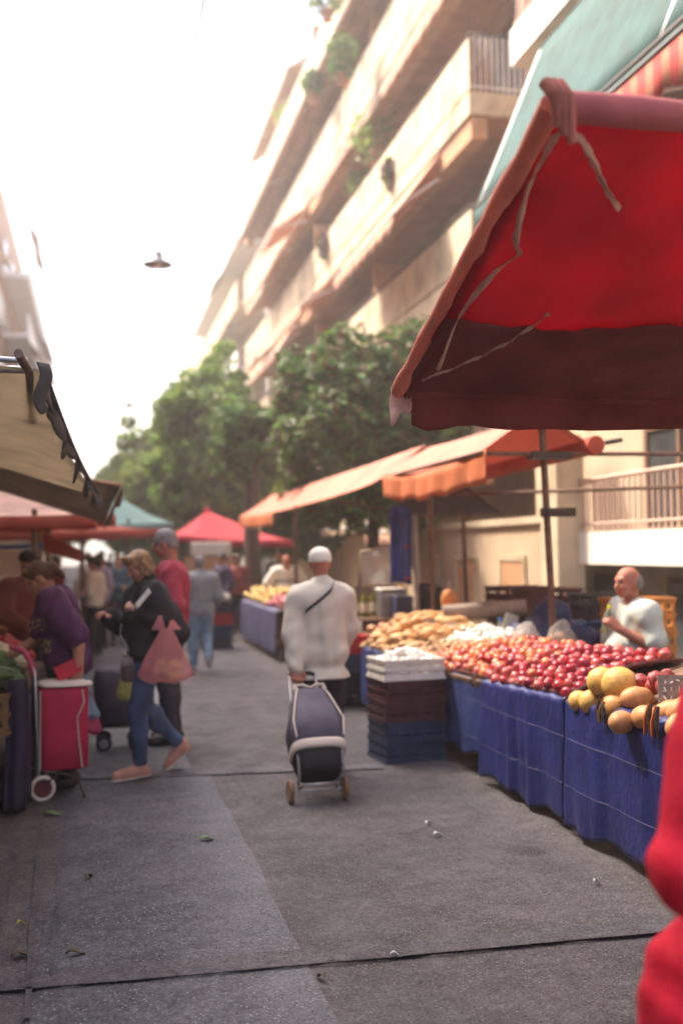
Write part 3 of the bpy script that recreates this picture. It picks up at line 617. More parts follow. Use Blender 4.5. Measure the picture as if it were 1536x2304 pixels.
def person(label, loc, yaw, h=1.7, J=None, girth=1.0, belly=0.0, skin_m=SK_T, head=(0,0), hair=None, hair_m=None, top=None, bottom=None, shoes=None, hands=None, vox=.009, fem=False, hcurl=.6, tilt=0.0):
    """local frame faces +y, x to the person's right. top/bottom/shoes are dicts; head=(yaw,pitch) in degrees (pitch>0 looks down)."""
    s = h/1.75; t = thing('person', label, 'person', loc); t.rotation_euler = (0,0,R(yaw))
    sw = .175 if fem else .195
    j = dict(pelvis=(0,0,.94), waist=(0,.0,1.10), chest=(0,-.005,1.28), neck=(0,-.015,1.47), head=(0,.025,1.625),
             shoR=(sw-.005,-.01,1.385), elbR=(sw+.065,-.03,1.12), wriR=(sw+.07,.06,.875), shoL=(-sw+.005,-.01,1.385), elbL=(-sw-.065,-.03,1.12), wriL=(-sw-.07,.06,.875),
             hipR=(.095,0,.91), kneR=(.105,.02,.50), ankR=(.105,-.02,.09), toeR=(.125,.15,.035), hipL=(-.095,0,.91), kneL=(-.105,.02,.50), ankL=(-.105,-.02,.09), toeL=(-.125,.15,.035))
    j.update(J or {}); j = {k_: A3(v_)*s for k_, v_ in j.items()}
    # head frame
    ya, pa, ti = R(head[0]), R(head[1]), R(tilt)
    f0 = A3((-math.sin(ya)*math.cos(pa), math.cos(ya)*math.cos(pa), -math.sin(pa))); sd_ = unit(np.cross(f0, (0,0,1))); up = np.cross(sd_, f0)
    sd2 = sd_*math.cos(ti)+up*math.sin(ti); up = np.cross(sd2, f0); sd_ = sd2
    HF = np.stack([sd_, f0, up], 1); H0 = j['head']; hp = lambda *q: H0+HF@(A3(q)*s)
    he = lambda c, r: ell(hp(*c), A3(r)*s, HF)
    hc = lambda a, b, r1, r2=None: cap(hp(*a), hp(*b), r1*s, (r2 or r1)*s)
    head_p = [he((0,-.012,.030),(.074,.093,.084)), he((0,.022,-.030),(.060,.068,.080)), he((0,.056,-.088),(.026,.024,.022)), he((0,-.04,-.02),(.062,.055,.07)),
              hc((0,.088,.008),(0,.106,-.028),.009,.0135), hc((-.034,.076,.028),(.034,.076,.028),.012), he((.073,-.008,-.012),(.010,.020,.032)), he((-.073,-.008,-.012),(.010,.020,.032)),
              hc((-.018,.078,-.062),(.018,.078,-.062),.009), he((.04,.055,-.03),(.022,.024,.024)), he((-.04,.055,-.03),(.022,.024,.024))]
    head_n = [neg(he((.031,.092,.010),(.016,.012,.010))), neg(he((-.031,.092,.010),(.016,.012,.010)))]
    gi = girth; ax_s = unit(j['shoR']-j['shoL']); fr = unit(np.cross((0,0,1), ax_s)) if abs(ax_s[2]) < .9 else A3((0,1,0)); fr = fr if fr[1] > 0 else -fr
    def torso(o=0.0, up_=True):
        P = [cap(j['pelvis']+A3((-.06*s,0,0)), j['pelvis']+A3((.06*s,0,0)), .115*s*gi, None, fr, .92), ell(j['waist'], A3((.150,.112,.15))*s*gi), ell(j['chest'], A3((.168,.118,.19))*s*(gi*.6+.4)),
             cap(j['shoL']*.72+j['neck']*.28-A3((0,0,.02*s)), j['shoR']*.72+j['neck']*.28-A3((0,0,.02*s)), .068*s*(gi*.5+.5), None, None), cap(j['shoR']*.8+j['chest']*.2, j['shoL']*.8+j['chest']*.2, .085*s*(gi*.5+.5), None, None)]
        if belly: P.append(ell(j['waist']+fr*belly*.075*s+A3((0,0,-.01*s)), A3((.145,.13,.15))*s*(gi*.6+.4)*(.8+.3*belly)))
        if fem: P += [ell(j['chest']+fr*.085*s+ax_s*q*.07*s+A3((0,0,-.03*s)), A3((.062,.06,.062))*s*gi) for q in (-1,1)]
        return [grow(p, o) for p in P]
    def arm(q, o=0.0, a=0.0, b=2.0, g=1.0):
        S_, E_, W_ = j['sho'+q], j['elb'+q], j['wri'+q]; P = []; g = g*(gi*.5+.5)
        P.append(cap(S_, S_+(E_-S_)*min(b,1), (.053*g)*s+o, lerp(.053,.043,min(b,1))*g*s+o))
        if b > 1: P.append(cap(E_, E_+(W_-E_)*(b-1), .042*s*g+o, lerp(.042,.029,b-1)*s*g+o))
        return P
    def leg(q, o=0.0, b=2.0):
        H_, K_, A_ = j['hip'+q], j['kne'+q], j['ank'+q]
        return [cap(H_+A3((0,0,-.0)), K_, .088*s*(gi*.7+.3)+o, .058*s+o), cap(K_, K_+(A_-K_)*min(1,b-1), .056*s+o, .040*s+o), ell(lerp(K_,A_,.28)-A3((0,.012*s,0)), A3((.050,.052,.10))*s+o)]
    # body: one continuous surface
    body = torso(-.012)+[cap(j['neck']-A3((0,0,.06*s)), hp(0,-.025,-.06), .058*s, .052*s)]+head_p+head_n
    for q in 'RL': body += arm(q)+leg(q, -.008)+[cap(j['ank'+q], j['toe'+q], .036*s, .026*s)]
    hd = hands or {}
    for q, sg in (('R',1),('L',-1)):
        spec = hd.get(q, {}); d = spec.get('d', j['wri'+q]-j['elb'+q]); n = spec.get('n', (-sg*.9, .25, 0)); 
        side = spec.get('side', 1); body += hand(j['wri'+q], d, n, spec.get('curl', hcurl), side*sg*(1 if True else 1), s)
    organic('body', body, vox, skin_m, t, .022)
    for q in (-1,1):
        e = MB(); c = hp(q*.031,.077,.012); e.ball(c, .0105*s, 8, 6); o = e.build('eye', EYE, None); o.parent = t
    if hair:
        P = [he((0,-.016,.036),(.082,.100,.092))] if hair != 'bald' else []
        cut = [neg(he((0,.085,-.035),(.070,.060,.082))), neg(he((0,.03,-.11),(.09,.12,.05)))]
        if hair == 'short': P += [he((0,-.055,-.02),(.070,.055,.06))]
        if hair == 'bob': P += [he((0,-.04,-.02),(.085,.075,.10)), he((.066,-.005,-.03),(.024,.045,.08)), he((-.066,-.005,-.03),(.024,.045,.08)), hc((-.05,.06,.09),(.05,.055,.09),.03)]
        if hair == 'ponytail': P += [he((0,-.06,-.01),(.070,.055,.07)), he((0,-.115,.02),(.045,.045,.04)), hc((0,-.13,.01),(0,-.15,-.09),.038,.02), hc((-.04,.058,.085),(.05,.055,.085),.026)]
        if hair == 'fringe': P = [he((0,-.07,-.02),(.070,.045,.05)), he((.066,-.045,.0),(.012,.035,.04)), he((-.066,-.045,.0),(.012,.035,.04)), he((0,-.085,.02),(.062,.03,.04))]; cut = []
        if hair == 'cap':
            P = [he((0,-.010,.050),(.086,.104,.070)), he((0,-.012,.028),(.084,.102,.050))]; cut = [neg(he((0,.10,-.055),(.12,.10,.055))), neg(he((0,-.02,-.10),(.15,.16,.085)))]
            P += [he((0,.105,.028),(.065,.055,.010))]
        organic('cap' if hair == 'cap' else 'hair', P+cut, min(vox,.009), hair_m, t, .02, wr=.002 if hair != 'cap' else 0, ws=2.2)
    if top:
        o = top.get('off', .016); b = top.get('sleeve', 2.0); P = torso(o)
        for q in 'RL': P += arm(q, o+top.get('so', .006), 0, top.get('sl'+q, b))
        if top.get('collar'): P.append(cap(j['neck']-A3((0,0,.03*s)), j['neck']+A3((0,0,(.035 if top['collar'] is True else .0)*s)), .075*s, .072*s))
        P += top.get('extra', [])
        z = top.get('hem', .84)*s; cuts = [((0,0,z), (0,0,-1))] if not top.get('cut') else [top['cut']]
        if top.get('skirt'):
            P += [cap((j['pelvis'][0]-.05*s, j['pelvis'][1], z-.05), (j['pelvis'][0]+.05*s, j['pelvis'][1], z-.05), (.135*gi+top['skirt'])*s, None, fr, .85)]
        nk = [neg(ell(j['neck']+A3((0,.045*s,.055*s)), A3((.075,.085,.085))*s))] if not top.get('collar') else []
        organic(top.get('name', 'shirt'), P+nk, max(vox,.009), top['mat'], t, .035, cuts, top.get('wr', .0035), 1.0, mats=top.get('mats'), paint=top.get('paint'))
    if bottom:
        o = bottom.get('off', .014); P = [grow(p, o) for p in torso(0)[:1]]+[ell(j['pelvis']+A3((0,0,.06*s)), A3((.145,.108,.10))*s*gi+o)]
        for q in 'RL': P += leg(q, o, bottom.get('len', 1.96))
        organic(bottom.get('name', 'trousers'), P, max(vox,.009), bottom['mat'], t, .035, [((0,0,bottom.get('waist',(top.get('hem',.84)+.05) if top else 1.03)*s), (0,0,1))], bottom.get('wr', .0035))
    if shoes:
        for q in 'RL':
            A_, T_ = j['ank'+q], j['toe'+q]; d = unit(T_-A_); dn = unit(A3((d[0],d[1],0)) if abs(d[2]) < .97 else A3((0,.3,-1)))
            heel = A_-unit(A3((d[0],d[1],0)))*.035*s; sole = shoes.get('flex', {}).get(q)
            P = [cap(heel+A3((0,0,-.035*s)), T_+A3((0,0,.008*s)), .044*s, .036*s), cap(A_+A3((0,0,-.02*s)), T_*.75+A_*.25, .046*s, .042*s), cap(A_+A3((0,0,.012)), A_-A3((0,0,.03*s)), .048*s, .046*s)]
            organic('shoe', P, max(vox*.9,.008), shoes['mat'], t, .02)
            if shoes.get('sole'):
                a_, b_ = heel+A3((0,0,-.062*s)), T_+A3((0,0,-.022*s)); n_ = unit(np.cross(np.cross(b_-a_, (0,0,1)), b_-a_))
                organic('sole', [cap(a_, b_, .047*s, .043*s, n_, .35)], max(vox*.9,.008), shoes['sole'], t, .01)
    return t, j, HF, H0
# ---------------------------------------------------------------- canopies
RED = M('canvas_red', (.50,.012,.045), .8, .22, 2.2, .35, 7, trans=.42)
RED_LIT = M('canvas_red_lit', (.74,.27,.19), .7, .12, 5, trans=.2)  # red cloth of the sleeve, with sunlight lightened into its colour
SHADE_BROWN = M('canvas_shade_brown', (.17,.030,.028), .85, .25, 4, .4, 8, trans=.10)  # dark tone of the shade sheet; valance and crossbar share it
HEM = M('hem_cord', (.66,.42,.34), .8, .15, 15, trans=.2)
ORANGE = M('canvas_orange', (.70,.22,.09), .8, .10, 2, .3, 9, trans=.35)
PINKO = M('canvas_pink_orange', (.72,.27,.19), .8, .16, 1.5, .3, 9, trans=.3)
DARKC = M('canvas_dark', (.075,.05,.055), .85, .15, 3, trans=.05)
TANC = M('canvas_tan', (.53,.46,.35), .85, .13, 4, .2, 10, trans=.72, detail=8)
OLIVE = M('canvas_olive_grey', (.30,.245,.19), .85, .18, 4, .4, 9, trans=.42)
VALD = M('valance_slate', (.055,.055,.06), .8, .3, 10)
CRED = M('canvas_crimson', (.55,.05,.075), .8, .10, 2, trans=.3)
TEALC = M('canvas_seafoam', (.25,.42,.38), .8, .10, 2, trans=.3)
RORG = M('canvas_red_orange', (.55,.12,.07), .8, .12, 2, trans=.35)
PIPE = M('steel_pipe', (.22,.15,.12), .4, .3, 12, metal=.6)
def pole(parent, p0, p1, r=.03, name='pole', mat=None):
    mb = MB(); mb.tube([p0, Vector(p0).lerp(Vector(p1), .5), p1], r, 8); return mb.build(name, mat or WARM_IRON, parent)
# the big red canopy overhead at the near right
L0, H0_ = V(1.18,4.0,2.28), V(1.17,2.5,2.81); WX = 3.4
rc = thing('market_canopy', 'big red canvas canopy overhead at the near right, with shade on its lower half drawn as a brown sheet', 'canopy', (2.9,3.2,0))
def rfn(u, v):                                             # u along X, v from the low far edge to the high near edge
    p = L0.lerp(H0_, v)+V(WX*u,0,0); sag = .10*math.sin(math.pi*v)*math.sin(math.pi*min(1,u*1.6+.12))+.02*math.sin(v*9+u*5)*u
    return p-V(0,0,sag+.012*math.sin(u*17)*math.sin(v*3))
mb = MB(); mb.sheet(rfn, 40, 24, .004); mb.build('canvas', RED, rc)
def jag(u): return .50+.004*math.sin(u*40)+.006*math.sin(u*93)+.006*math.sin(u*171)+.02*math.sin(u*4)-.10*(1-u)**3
mb = MB(); mb.sheet(lambda u, v: rfn(u, v*jag(u))-V(0,0,.016), 60, 12, .003); mb.build('shade_overlay', SHADE_BROWN, rc)  # brown sheet under the canvas stands for shade on its lower half
mb = MB(); mb.sheet(lambda u, v: L0+V(.06+(WX-.06)*u, .02+.012*math.sin(u*30)*v, -.0-v*(.128+.012*math.sin(u*9)+.03*math.exp(-u*14)*math.sin(u*60))), 50, 5, .004); mb.build('valance', SHADE_BROWN, rc)
dl = (H0_-L0)
mb = MB(); mb.tube([L0+dl*(i/16)+V(0,-.0,.004*math.sin(i*1.7)) for i in range(17)], [.031+.003*math.sin(i*2.1) for i in range(17)], 12); mb.build('edge_sleeve', RED_LIT, rc)
mb = MB(); mb.tube([H0_+V(WX*i/14,0,.004*math.sin(i)) for i in range(15)], [.040+.004*math.sin(i*1.9) for i in range(15)], 12); mb.build('ridge_sleeve', M('canvas_rose', (.48,.14,.15), .8, .15, 6, trans=.15), rc)
def onsheet(px, py, off=.018):
    n = V(0, dl.z, -dl.y).normalized(); n = n if n.z < 0 else -n; p0 = L0+n*off; d = Vector(ray(px, py)); o = V(0,0,CAM_H)
    return o+d*((p0-o).dot(n)/d.dot(n))
def ribbon(name, path, wpx, mat, off=.05):
    P = [onsheet(x, y, off) for x, y in path]; r_ = [.5*wpx*(P[0]-V(0,0,CAM_H)).length/F*(1+.25*math.sin(i*2.3)) for i in range(len(P))]
    mb = MB(); n_ = V(0,dl.z,-dl.y).normalized(); n_ = n_ if n_.z < 0 else -n_
    def sd(i):
        t_ = (P[min(i+1,len(P)-1)]-P[max(i-1,0)]).normalized(); return t_.cross(n_).normalized()
    m_ = len(P)-1
    mb.sheet(lambda u, v: P[int(u*m_+.5)]+sd(int(u*m_+.5))*r_[int(u*m_+.5)]*2*(v-.5)+n_*.006*math.sin(v*3.14+u*30), m_, 4, .003); return mb.build(name, mat, rc)
def smoothp(pts, n=5):
    o = []
    for i in range(len(pts)-1):
        for k in range(n):
            a, b, c, d = pts[max(i-1,0)], pts[i], pts[i+1], pts[min(i+2,len(pts)-1)]; t = k/n
            o.append(tuple(.5*((2*b[q])+(-a[q]+c[q])*t+(2*a[q]-5*b[q]+4*c[q]-d[q])*t*t+(-a[q]+3*b[q]-3*c[q]+d[q])*t**3) for q in (0,1)))
    return o+[pts[-1]]
ribbon('hem', smoothp([(985,830),(1030,720),(1075,655),(1125,600),(1168,572),(1160,540),(1185,430),(1225,350),(1250,305),(1275,296),(1305,312),(1335,365),(1365,430),(1392,470)]), 9, HEM, .055)
ribbon('seam', smoothp([(950,855),(1050,815),(1150,765),(1235,705)]), 4, HEM, .10)
mb = MB(); mb.sheet(lambda u, v: L0+V(-.03+.09*u-.02*v, -.03+.02*math.sin(v*5), .02-.16*v*(1-.45*u)-.015*math.sin(u*9)*v), 8, 8, .004); mb.build('corner_rag', M('rag_pink', (.62,.38,.34), .85, .2, 12, trans=.2), rc)
for k in range(3):
    mb = MB(); a = k*1.3; mb.tube([H0_+V(-.03+.02*k,-.02,.05), H0_+V(.015*k-.01,-.05,.0), H0_+V(.02*k,-.03,-.07-.02*k)], [.018,.022,.012], 7); mb.build('knot', M('rag_rust', (.40,.13,.10), .85, .25, 15), rc)
pole(rc, (3.62,3.97,0), (3.6,3.95,2.33), .028); pole(rc, (3.5,2.5,0), (3.5,2.5,2.84), .028)
pole(rc, (1.2,3.96,2.27), (4.55,3.96,2.25), .018, 'crossbar', SHADE_BROWN)
# right hand orange canopies in a row
def row_canopy(label, yn, yf, fe, rg, be, mat_top, mat_val, val, sagf, poles, mat_back=None, vfrom=0.0, vto=1.0, crossb=(), bto=1.0):
    """fe, rg, be: (x,z) of front eave, ridge, back eave; a tarp draped over them from yn to yf"""
    t = thing('market_canopy', label, 'canopy', ((fe[0]+be[0])/2, (yn+yf)/2, 0)); L = yf-yn
    def fr(u, v):
        y = yn+L*u; s_ = sagf*math.sin(math.pi*v)*(1+.4*math.cos(u*9)); e = .06*math.sin(math.pi*u)
        return V(lerp(fe[0],rg[0],v)+.02*math.sin(u*11)*(1-v), y, lerp(fe[1]-e*1.2,rg[1]-e*.4,v)-s_)
    mb = MB(); mb.sheet(fr, 36, 10, .006); mb.build('front_slope', mat_top, t)
    mb = MB(); mb.sheet(lambda u, v: V(lerp(rg[0],be[0],v), yn+L*u*bto, lerp(rg[1]-.024*math.sin(math.pi*u*bto),be[1],v)-.05*math.sin(math.pi*v)), 20, 8, .006); mb.build('back_slope', mat_back or mat_top, t)
    if val:
        def vf(u, v):
            uu = lerp(vfrom, vto, u); p = fr(uu, 0); return p+V(-.012+.025*math.sin(uu*40)*v, 0, -val*v*(1+.06*math.sin(uu*25)))
        mb = MB(); mb.sheet(vf, 40, 4, .005); mb.build('valance', mat_val, t)
    mb = MB(); mb.tube([(rg[0],yn-.1,rg[1]-.03),(rg[0],yf,rg[1]-.03)], .022, 7); mb.build('ridge_pole', WARM_IRON, t)
    for (p0, p1, r_) in poles: pole(t, p0, p1, r_)
    for (p0, p1) in crossb: pole(t, p0, p1, .018, 'crossbar')
    return t
pb, pt = Gx(1270,1560,3.58), Gx(1226,958,3.52); pb.z = 0
t2 = row_canopy('orange canopy with a squared valance over the far end of the tomato table', 7.72, 10.7, (3.0,2.44), (3.52,2.75), (3.98,2.46), PINKO, ORANGE, .25, -.015,
    [(V(3.60,7.78,.05), V(3.52,7.84,2.68), .030), (V(3.48,10.5,.0), V(3.42,10.5,2.62), .028)],
    crossb=[((3.0,7.76,2.40),(5.7,7.76,2.42)), ((3.3,10.2,2.20),(6.0,8.6,2.22)), ((3.0,7.78,2.42),(3.0,10.7,2.42))])
mb = MB(); mb.tube([(3.9,7.64,2.47),(3.9,9.0,2.45),(3.9,10.6,2.42)], .075, 10); mb.build('rolled_canvas', RORG, t2)
mb = MB(); mb.tube([(3.9,7.5,2.47),(4.02,7.44,2.49)], .02, 6); mb.build('roller_end', IRON, t2)
mb = MB(); mb.box((3.38,7.70,2.36), (3.72,7.84,2.42)); mb.build('bracket', IRON, t2)
t2p = (3.57,7.80)
mb = MB(); mb.box((3.5,7.74,1.90), (3.76,7.86,1.97)); mb.build('clamp', IRON, t2)
row_canopy('long faded pink orange canopy sagging behind the squared valance', 10.8, 21.3, (2.9,2.36), (3.48,2.78), (4.35,2.05), PINKO, ORANGE, .22, .02,
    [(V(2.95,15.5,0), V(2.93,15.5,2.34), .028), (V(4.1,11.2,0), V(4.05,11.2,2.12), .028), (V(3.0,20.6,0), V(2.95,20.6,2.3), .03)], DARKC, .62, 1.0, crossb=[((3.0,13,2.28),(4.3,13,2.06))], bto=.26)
def tent(label, apex, cs, mat, val, name='market_canopy', mat2=None, inset=.06, valm=None):
    t = thing(name, label, 'canopy', (apex[0],apex[1],0)); A_ = Vector(apex); cs = [Vector(c) for c in cs]
    for i in range(4):
        a, b = cs[i], cs[(i+1)%4]
        mb = MB(); mb.sheet(lambda u, v: a.lerp(b, u).lerp(A_, v*.97)-V(0,0,.10*math.sin(math.pi*v)*(1-v)+.05*math.sin(math.pi*u)*(1-v)), 10, 8, .006); mb.build('canvas_side', (mat2 if mat2 and i % 2 else mat), t)
        if val:
            mb = MB(); mb.sheet(lambda u, v: a.lerp(b, u)-V(0,0,.05*math.sin(math.pi*u)+val*v*(1+.1*math.sin(u*30))), 20, 2, .005); mb.build('valance', valm or (mat2 if mat2 and i % 2 else mat), t)
        d = (a-A_); k_ = inset if i in (1,2) else .06; pole(t, (a.x-d.x*k_,a.y-d.y*.06,0), (a.x-d.x*k_,a.y-d.y*.06,a.z+.1*k_), .03)
    mb = MB(); mb.ball(A_, .09, 8, 6); mb.build('apex_cap', mat, t); return t
tent('crimson peaked canopy beyond the long pink one, by the dark trunk', (2.6,25,2.62), [(1.75,22.5,2.0),(4.25,22.5,1.86),(4.3,27.5,1.95),(1.75,27.5,2.05)], CRED, .12)
tent('pale sea green peaked canopy over the far middle of the street', (.62,26,2.95), [(-1.3,24.2,2.35),(1.75,24.2,2.33),(1.75,28,2.4),(-1.3,28,2.4)], TEALC, .15, inset=.9)
tent('low salmon canopy below the sea green one', (-.4,21,2.35), [(-2.2,19.6,2.12),(1.15,19.6,2.10),(1.15,22.5,2.12),(-2.2,22.5,2.1)], RORG, .15, inset=.9)
tent('red canopy coloured pale as if sunlit on the left behind the purple shirted woman', (-1.0,12.9,2.5), [(-3.2,11.3,2.14),(.0,11.3,2.06),(.02,14.5,2.12),(-3.2,14.5,2.12)], M('canvas_painted_sunlit', (.76,.50,.38), .8, .3, 1.8, trans=.3), .14, inset=.62, valm=RORG)  # pale canvas colour stands for sunlight on the red cloth
tent('faded red canopy just beyond the one coloured as sunlit on the left', (-1.2,16.6,2.62), [(-3.2,15.2,2.22),(.28,15.2,2.20),(.28,18.4,2.24),(-3.2,18.4,2.2)], RORG, .12, mat2=PINKO, inset=.7)
tent('dull red canopy far down the right side of the street', (3.4,31,2.6), [(2.0,29.5,2.1),(5,29.5,2.1),(5,33,2.1),(2.0,33,2.1)], RORG, .15)
# left tan canopy
NR, FR_ = Gy(86,828,4.8), Gy(218,1112,7.7); NL, FL_ = Gy(-5,812,4.8)+V(-2.4,0,.25), Gy(0,1046,7.7)+V(-2.2,0,.45)
MRf = Gy(0,1046,7.7)
lc = thing('market_canopy', 'weathered tan canopy at the near left with pipe frame and dark scalloped edge', 'canopy', (-1.4,6.2,0))
def lfn(u, v):
    n_ = NL.lerp(NR, u); f_ = MRf.lerp(FR_, (u-.76)/.24) if u > .76 else FL_.lerp(MRf, u/.76)
    return n_.lerp(f_, v)-V(0,0,.07*math.sin(math.pi*v)*(1+.3*math.sin(u*20))+.012*math.sin(v*25+u*9))
mb = MB(); mb.sheet(lfn, 40, 24, .005); mb.build('canvas', TANC, lc)
def lval(u, v):
    p = NR.lerp(FR_, u)-V(0,0,.07*math.sin(math.pi*u)); sc_ = .05+.075*abs(math.sin(u*15.5+.6))**.6+.03*math.sin(u*41)
    return p+V(.012+.03*math.sin(u*33)*v,0,.02-(sc_+.02)*v)
mb = MB(); mb.sheet(lval, 90, 4, .006); mb.build('valance', VALD, lc)
mb = MB(); mb.tube([NR.lerp(FR_, i/12)+V(.02,0,.0-.07*math.sin(math.pi*i/12)) for i in range(13)], .014, 6); mb.build('edge_rope', VALD, lc)
mb = MB(); q0 = Gy(42,795,4.55); mb.tube([q0, Gy(66,838,4.85)], .020, 10); mb.tube([Gy(66,836,4.84), Gy(66,838,4.85)+V(-.03,.8,-.1)], .018, 8); mb.build('frame_pipe', PIPE, lc)
mb = MB(); mb.tube([Gy(62,812,4.8), Gy(-40,806,4.8), Gy(-40,806,4.8)+V(-2.2,0,.2)], .013, 8).tube([Gy(62,832,4.85), Gy(-40,830,4.85), Gy(-40,830,4.85)+V(-2.2,0,.2)], .017, 8); mb.build('frame_pipe', STEEL, lc)
mb = MB(); mb.sheet(lambda u, v: Gy(82,825,4.78)+V(.05*u+.015*math.sin(v*6), .05*u, .02-.20*v-.03*math.sin(u*3)*v), 6, 8, .006); mb.build('corner_flap', VALD, lc)
for (x, y) in ((-1.2,7.4),(-1.5,4.9)): pole(lc, (x,y,0), (x,y,2.55), .028)
# olive canopy behind it
NR2, TIP, FR2 = Gy(150,1072,7.95), Gy(270,1092,9.3), Gy(230,1176,10.5); NL2, FL2 = Gy(0,1050,7.95)+V(-2.3,0,.3), Gy(0,1098,10.5)+V(-2.2,0,.71)
oc = thing('market_canopy', 'olive grey canopy drooping just beyond the tan one on the left', 'canopy', (-1.2,9.2,0))
mb = MB(); mb.sheet(lambda u, v: (NL2.lerp(FL2, v)).lerp((NR2.lerp(TIP, v/.5) if v < .5 else TIP.lerp(FR2, (v-.5)*2)), u)-V(0,0,.05*math.sin(math.pi*v)*math.sin(u*3)), 24, 20, .006); mb.build('canvas', OLIVE, oc)
mb = MB(); mb.tube([NR2, TIP+V(0,0,.01), FR2], .014, 6); mb.build('hem', M('hem_pale', (.40,.27,.19), .8, .2, 10), oc)
mb = MB(); mb.sheet(lambda u, v: TIP.lerp(FR2, u)+V(.02,0,-v*.10*(1+.4*math.sin(u*12))), 10, 3, .005); mb.build('valance', OLIVE, oc)
pole(oc, (-.95,9.9,0), (-.95,9.9,2.2), .026)
# ---------------------------------------------------------------- tables
PLANK = M('table_planks', (.15,.085,.05), .8, .3, 9)
def zt(y): return float(np.interp(y, [3,4.5,5.9,7.2,8.4,10.6], [.83,.80,.745,.695,.66,.64]))
def table(label, x0, x1, y0, y1, zf, rise=.0, group=None, mat=None):
    t = thing('market_table', label, 'table', ((x0+x1)/2,(y0+y1)/2,0), group); f = zf if callable(zf) else (lambda y: zf)
    mb = MB(); mb.sheet(lambda u, v: (lerp(x0,x1,u), lerp(y0,y1,v), f(lerp(y0,y1,v))+rise*(u if x0 > 0 else 1-u)), 4, 6, .03, False); mb.build('table_top', mat or PLANK, t)
    for x in (x0+.06, x1-.06):
        for y in (y0+.1, y1-.1):
            z = f(y)+rise*((x-x0)/(x1-x0) if x0 > 0 else 1-(x-x0)/(x1-x0))-.035
            l_ = MB(); l_.box((x-.025,y-.025,0), (x+.025,y+.025,z)); l_.build('leg', WARM_IRON, t)
    return t
TX0, TX1, RISE = 2.68, 3.46, .19
table('plank table under the nearest blue tarp with the squashes', TX0, TX1, 3.2, 5.62, zt, RISE)
table('plank table under the middle blue tarp with the red tomatoes', TX0, TX1, 5.66, 8.3, zt, RISE)
table('plank table at the far end of the blue tarps with the tan roots', TX0, TX1, 8.34, 10.55, zt, RISE)
# blue tarps with fold creases
def tarp_mat(name, c, crease):
    m = bpy.data.materials.new(name); m.use_nodes = True; n = m.node_tree.nodes; l = m.node_tree.links; b = n['Principled BSDF']
    tc = n.new('ShaderNodeTexCoord'); mp = n.new('ShaderNodeMapping'); mp.inputs['Rotation'].default_value = (0, R(90), 0); l.new(tc.outputs['Object'], mp.inputs[0])
    nz = n.new('ShaderNodeTexNoise'); nz.inputs['Scale'].default_value = 4; nz.inputs['Detail'].default_value = 6; l.new(tc.outputs['Object'], nz.inputs[0])
    r_ = n.new('ShaderNodeValToRGB'); r_.color_ramp.elements[0].position = .3; r_.color_ramp.elements[1].position = .72; r_.color_ramp.elements[0].color = (*[q*.75 for q in c], 1); r_.color_ramp.elements[1].color = (*[q*1.3+.006 for q in c], 1); l.new(nz.outputs[0], r_.inputs[0])
    br = n.new('ShaderNodeTexBrick'); br.offset = 0; br.inputs['Scale'].default_value = 1.0; br.inputs['Mortar Size'].default_value = .005; br.inputs['Mortar Smooth'].default_value = .4
    br.inputs['Brick Width'].default_value = .27; br.inputs['Row Height'].default_value = .30; br.inputs['Color1'].default_value = (0,0,0,1); br.inputs['Color2'].default_value = (0,0,0,1); br.inputs['Mortar'].default_value = (1,1,1,1); l.new(mp.outputs[0], br.inputs[0])
    n2 = n.new('ShaderNodeTexNoise'); n2.inputs['Scale'].default_value = 9; l.new(tc.outputs['Object'], n2.inputs[0])
    mu = n.new('ShaderNodeMath'); mu.operation = 'MULTIPLY'; l.new(br.outputs['Color'], mu.inputs[0]); l.new(n2.outputs[0], mu.inputs[1])
    mx = n.new('ShaderNodeMix'); mx.data_type = 'RGBA'; l.new(mu.outputs[0], mx.inputs[0]); l.new(r_.outputs[0], mx.inputs[6]); mx.inputs[7].default_value = (*crease, 1)
    l.new(mx.outputs[2], b.inputs['Base Color']); b.inputs['Roughness'].default_value = .42; b.inputs['Specular IOR Level'].default_value = .5
    bp = n.new('ShaderNodeBump'); bp.inputs['Strength'].default_value = .5; bp.inputs['Distance'].default_value = .02; n3 = n.new('ShaderNodeTexNoise'); n3.inputs['Scale'].default_value = 14; n3.inputs['Detail'].default_value = 5; l.new(tc.outputs['Object'], n3.inputs[0])
    ad = n.new('ShaderNodeMath'); l.new(n3.outputs[0], ad.inputs[0]); l.new(br.outputs['Color'], ad.inputs[1]); l.new(ad.outputs[0], bp.inputs['Height']); l.new(bp.outputs[0], b.inputs['Normal']); return m
TARP = tarp_mat('blue_tarp', (.009,.016,.115), (.055,.048,.12)); TARP_F = tarp_mat('faded_blue_tarp', (.020,.034,.13), (.10,.09,.14)); TARP_G = tarp_mat('grey_blue_tarp', (.085,.085,.17), (.2,.18,.22))
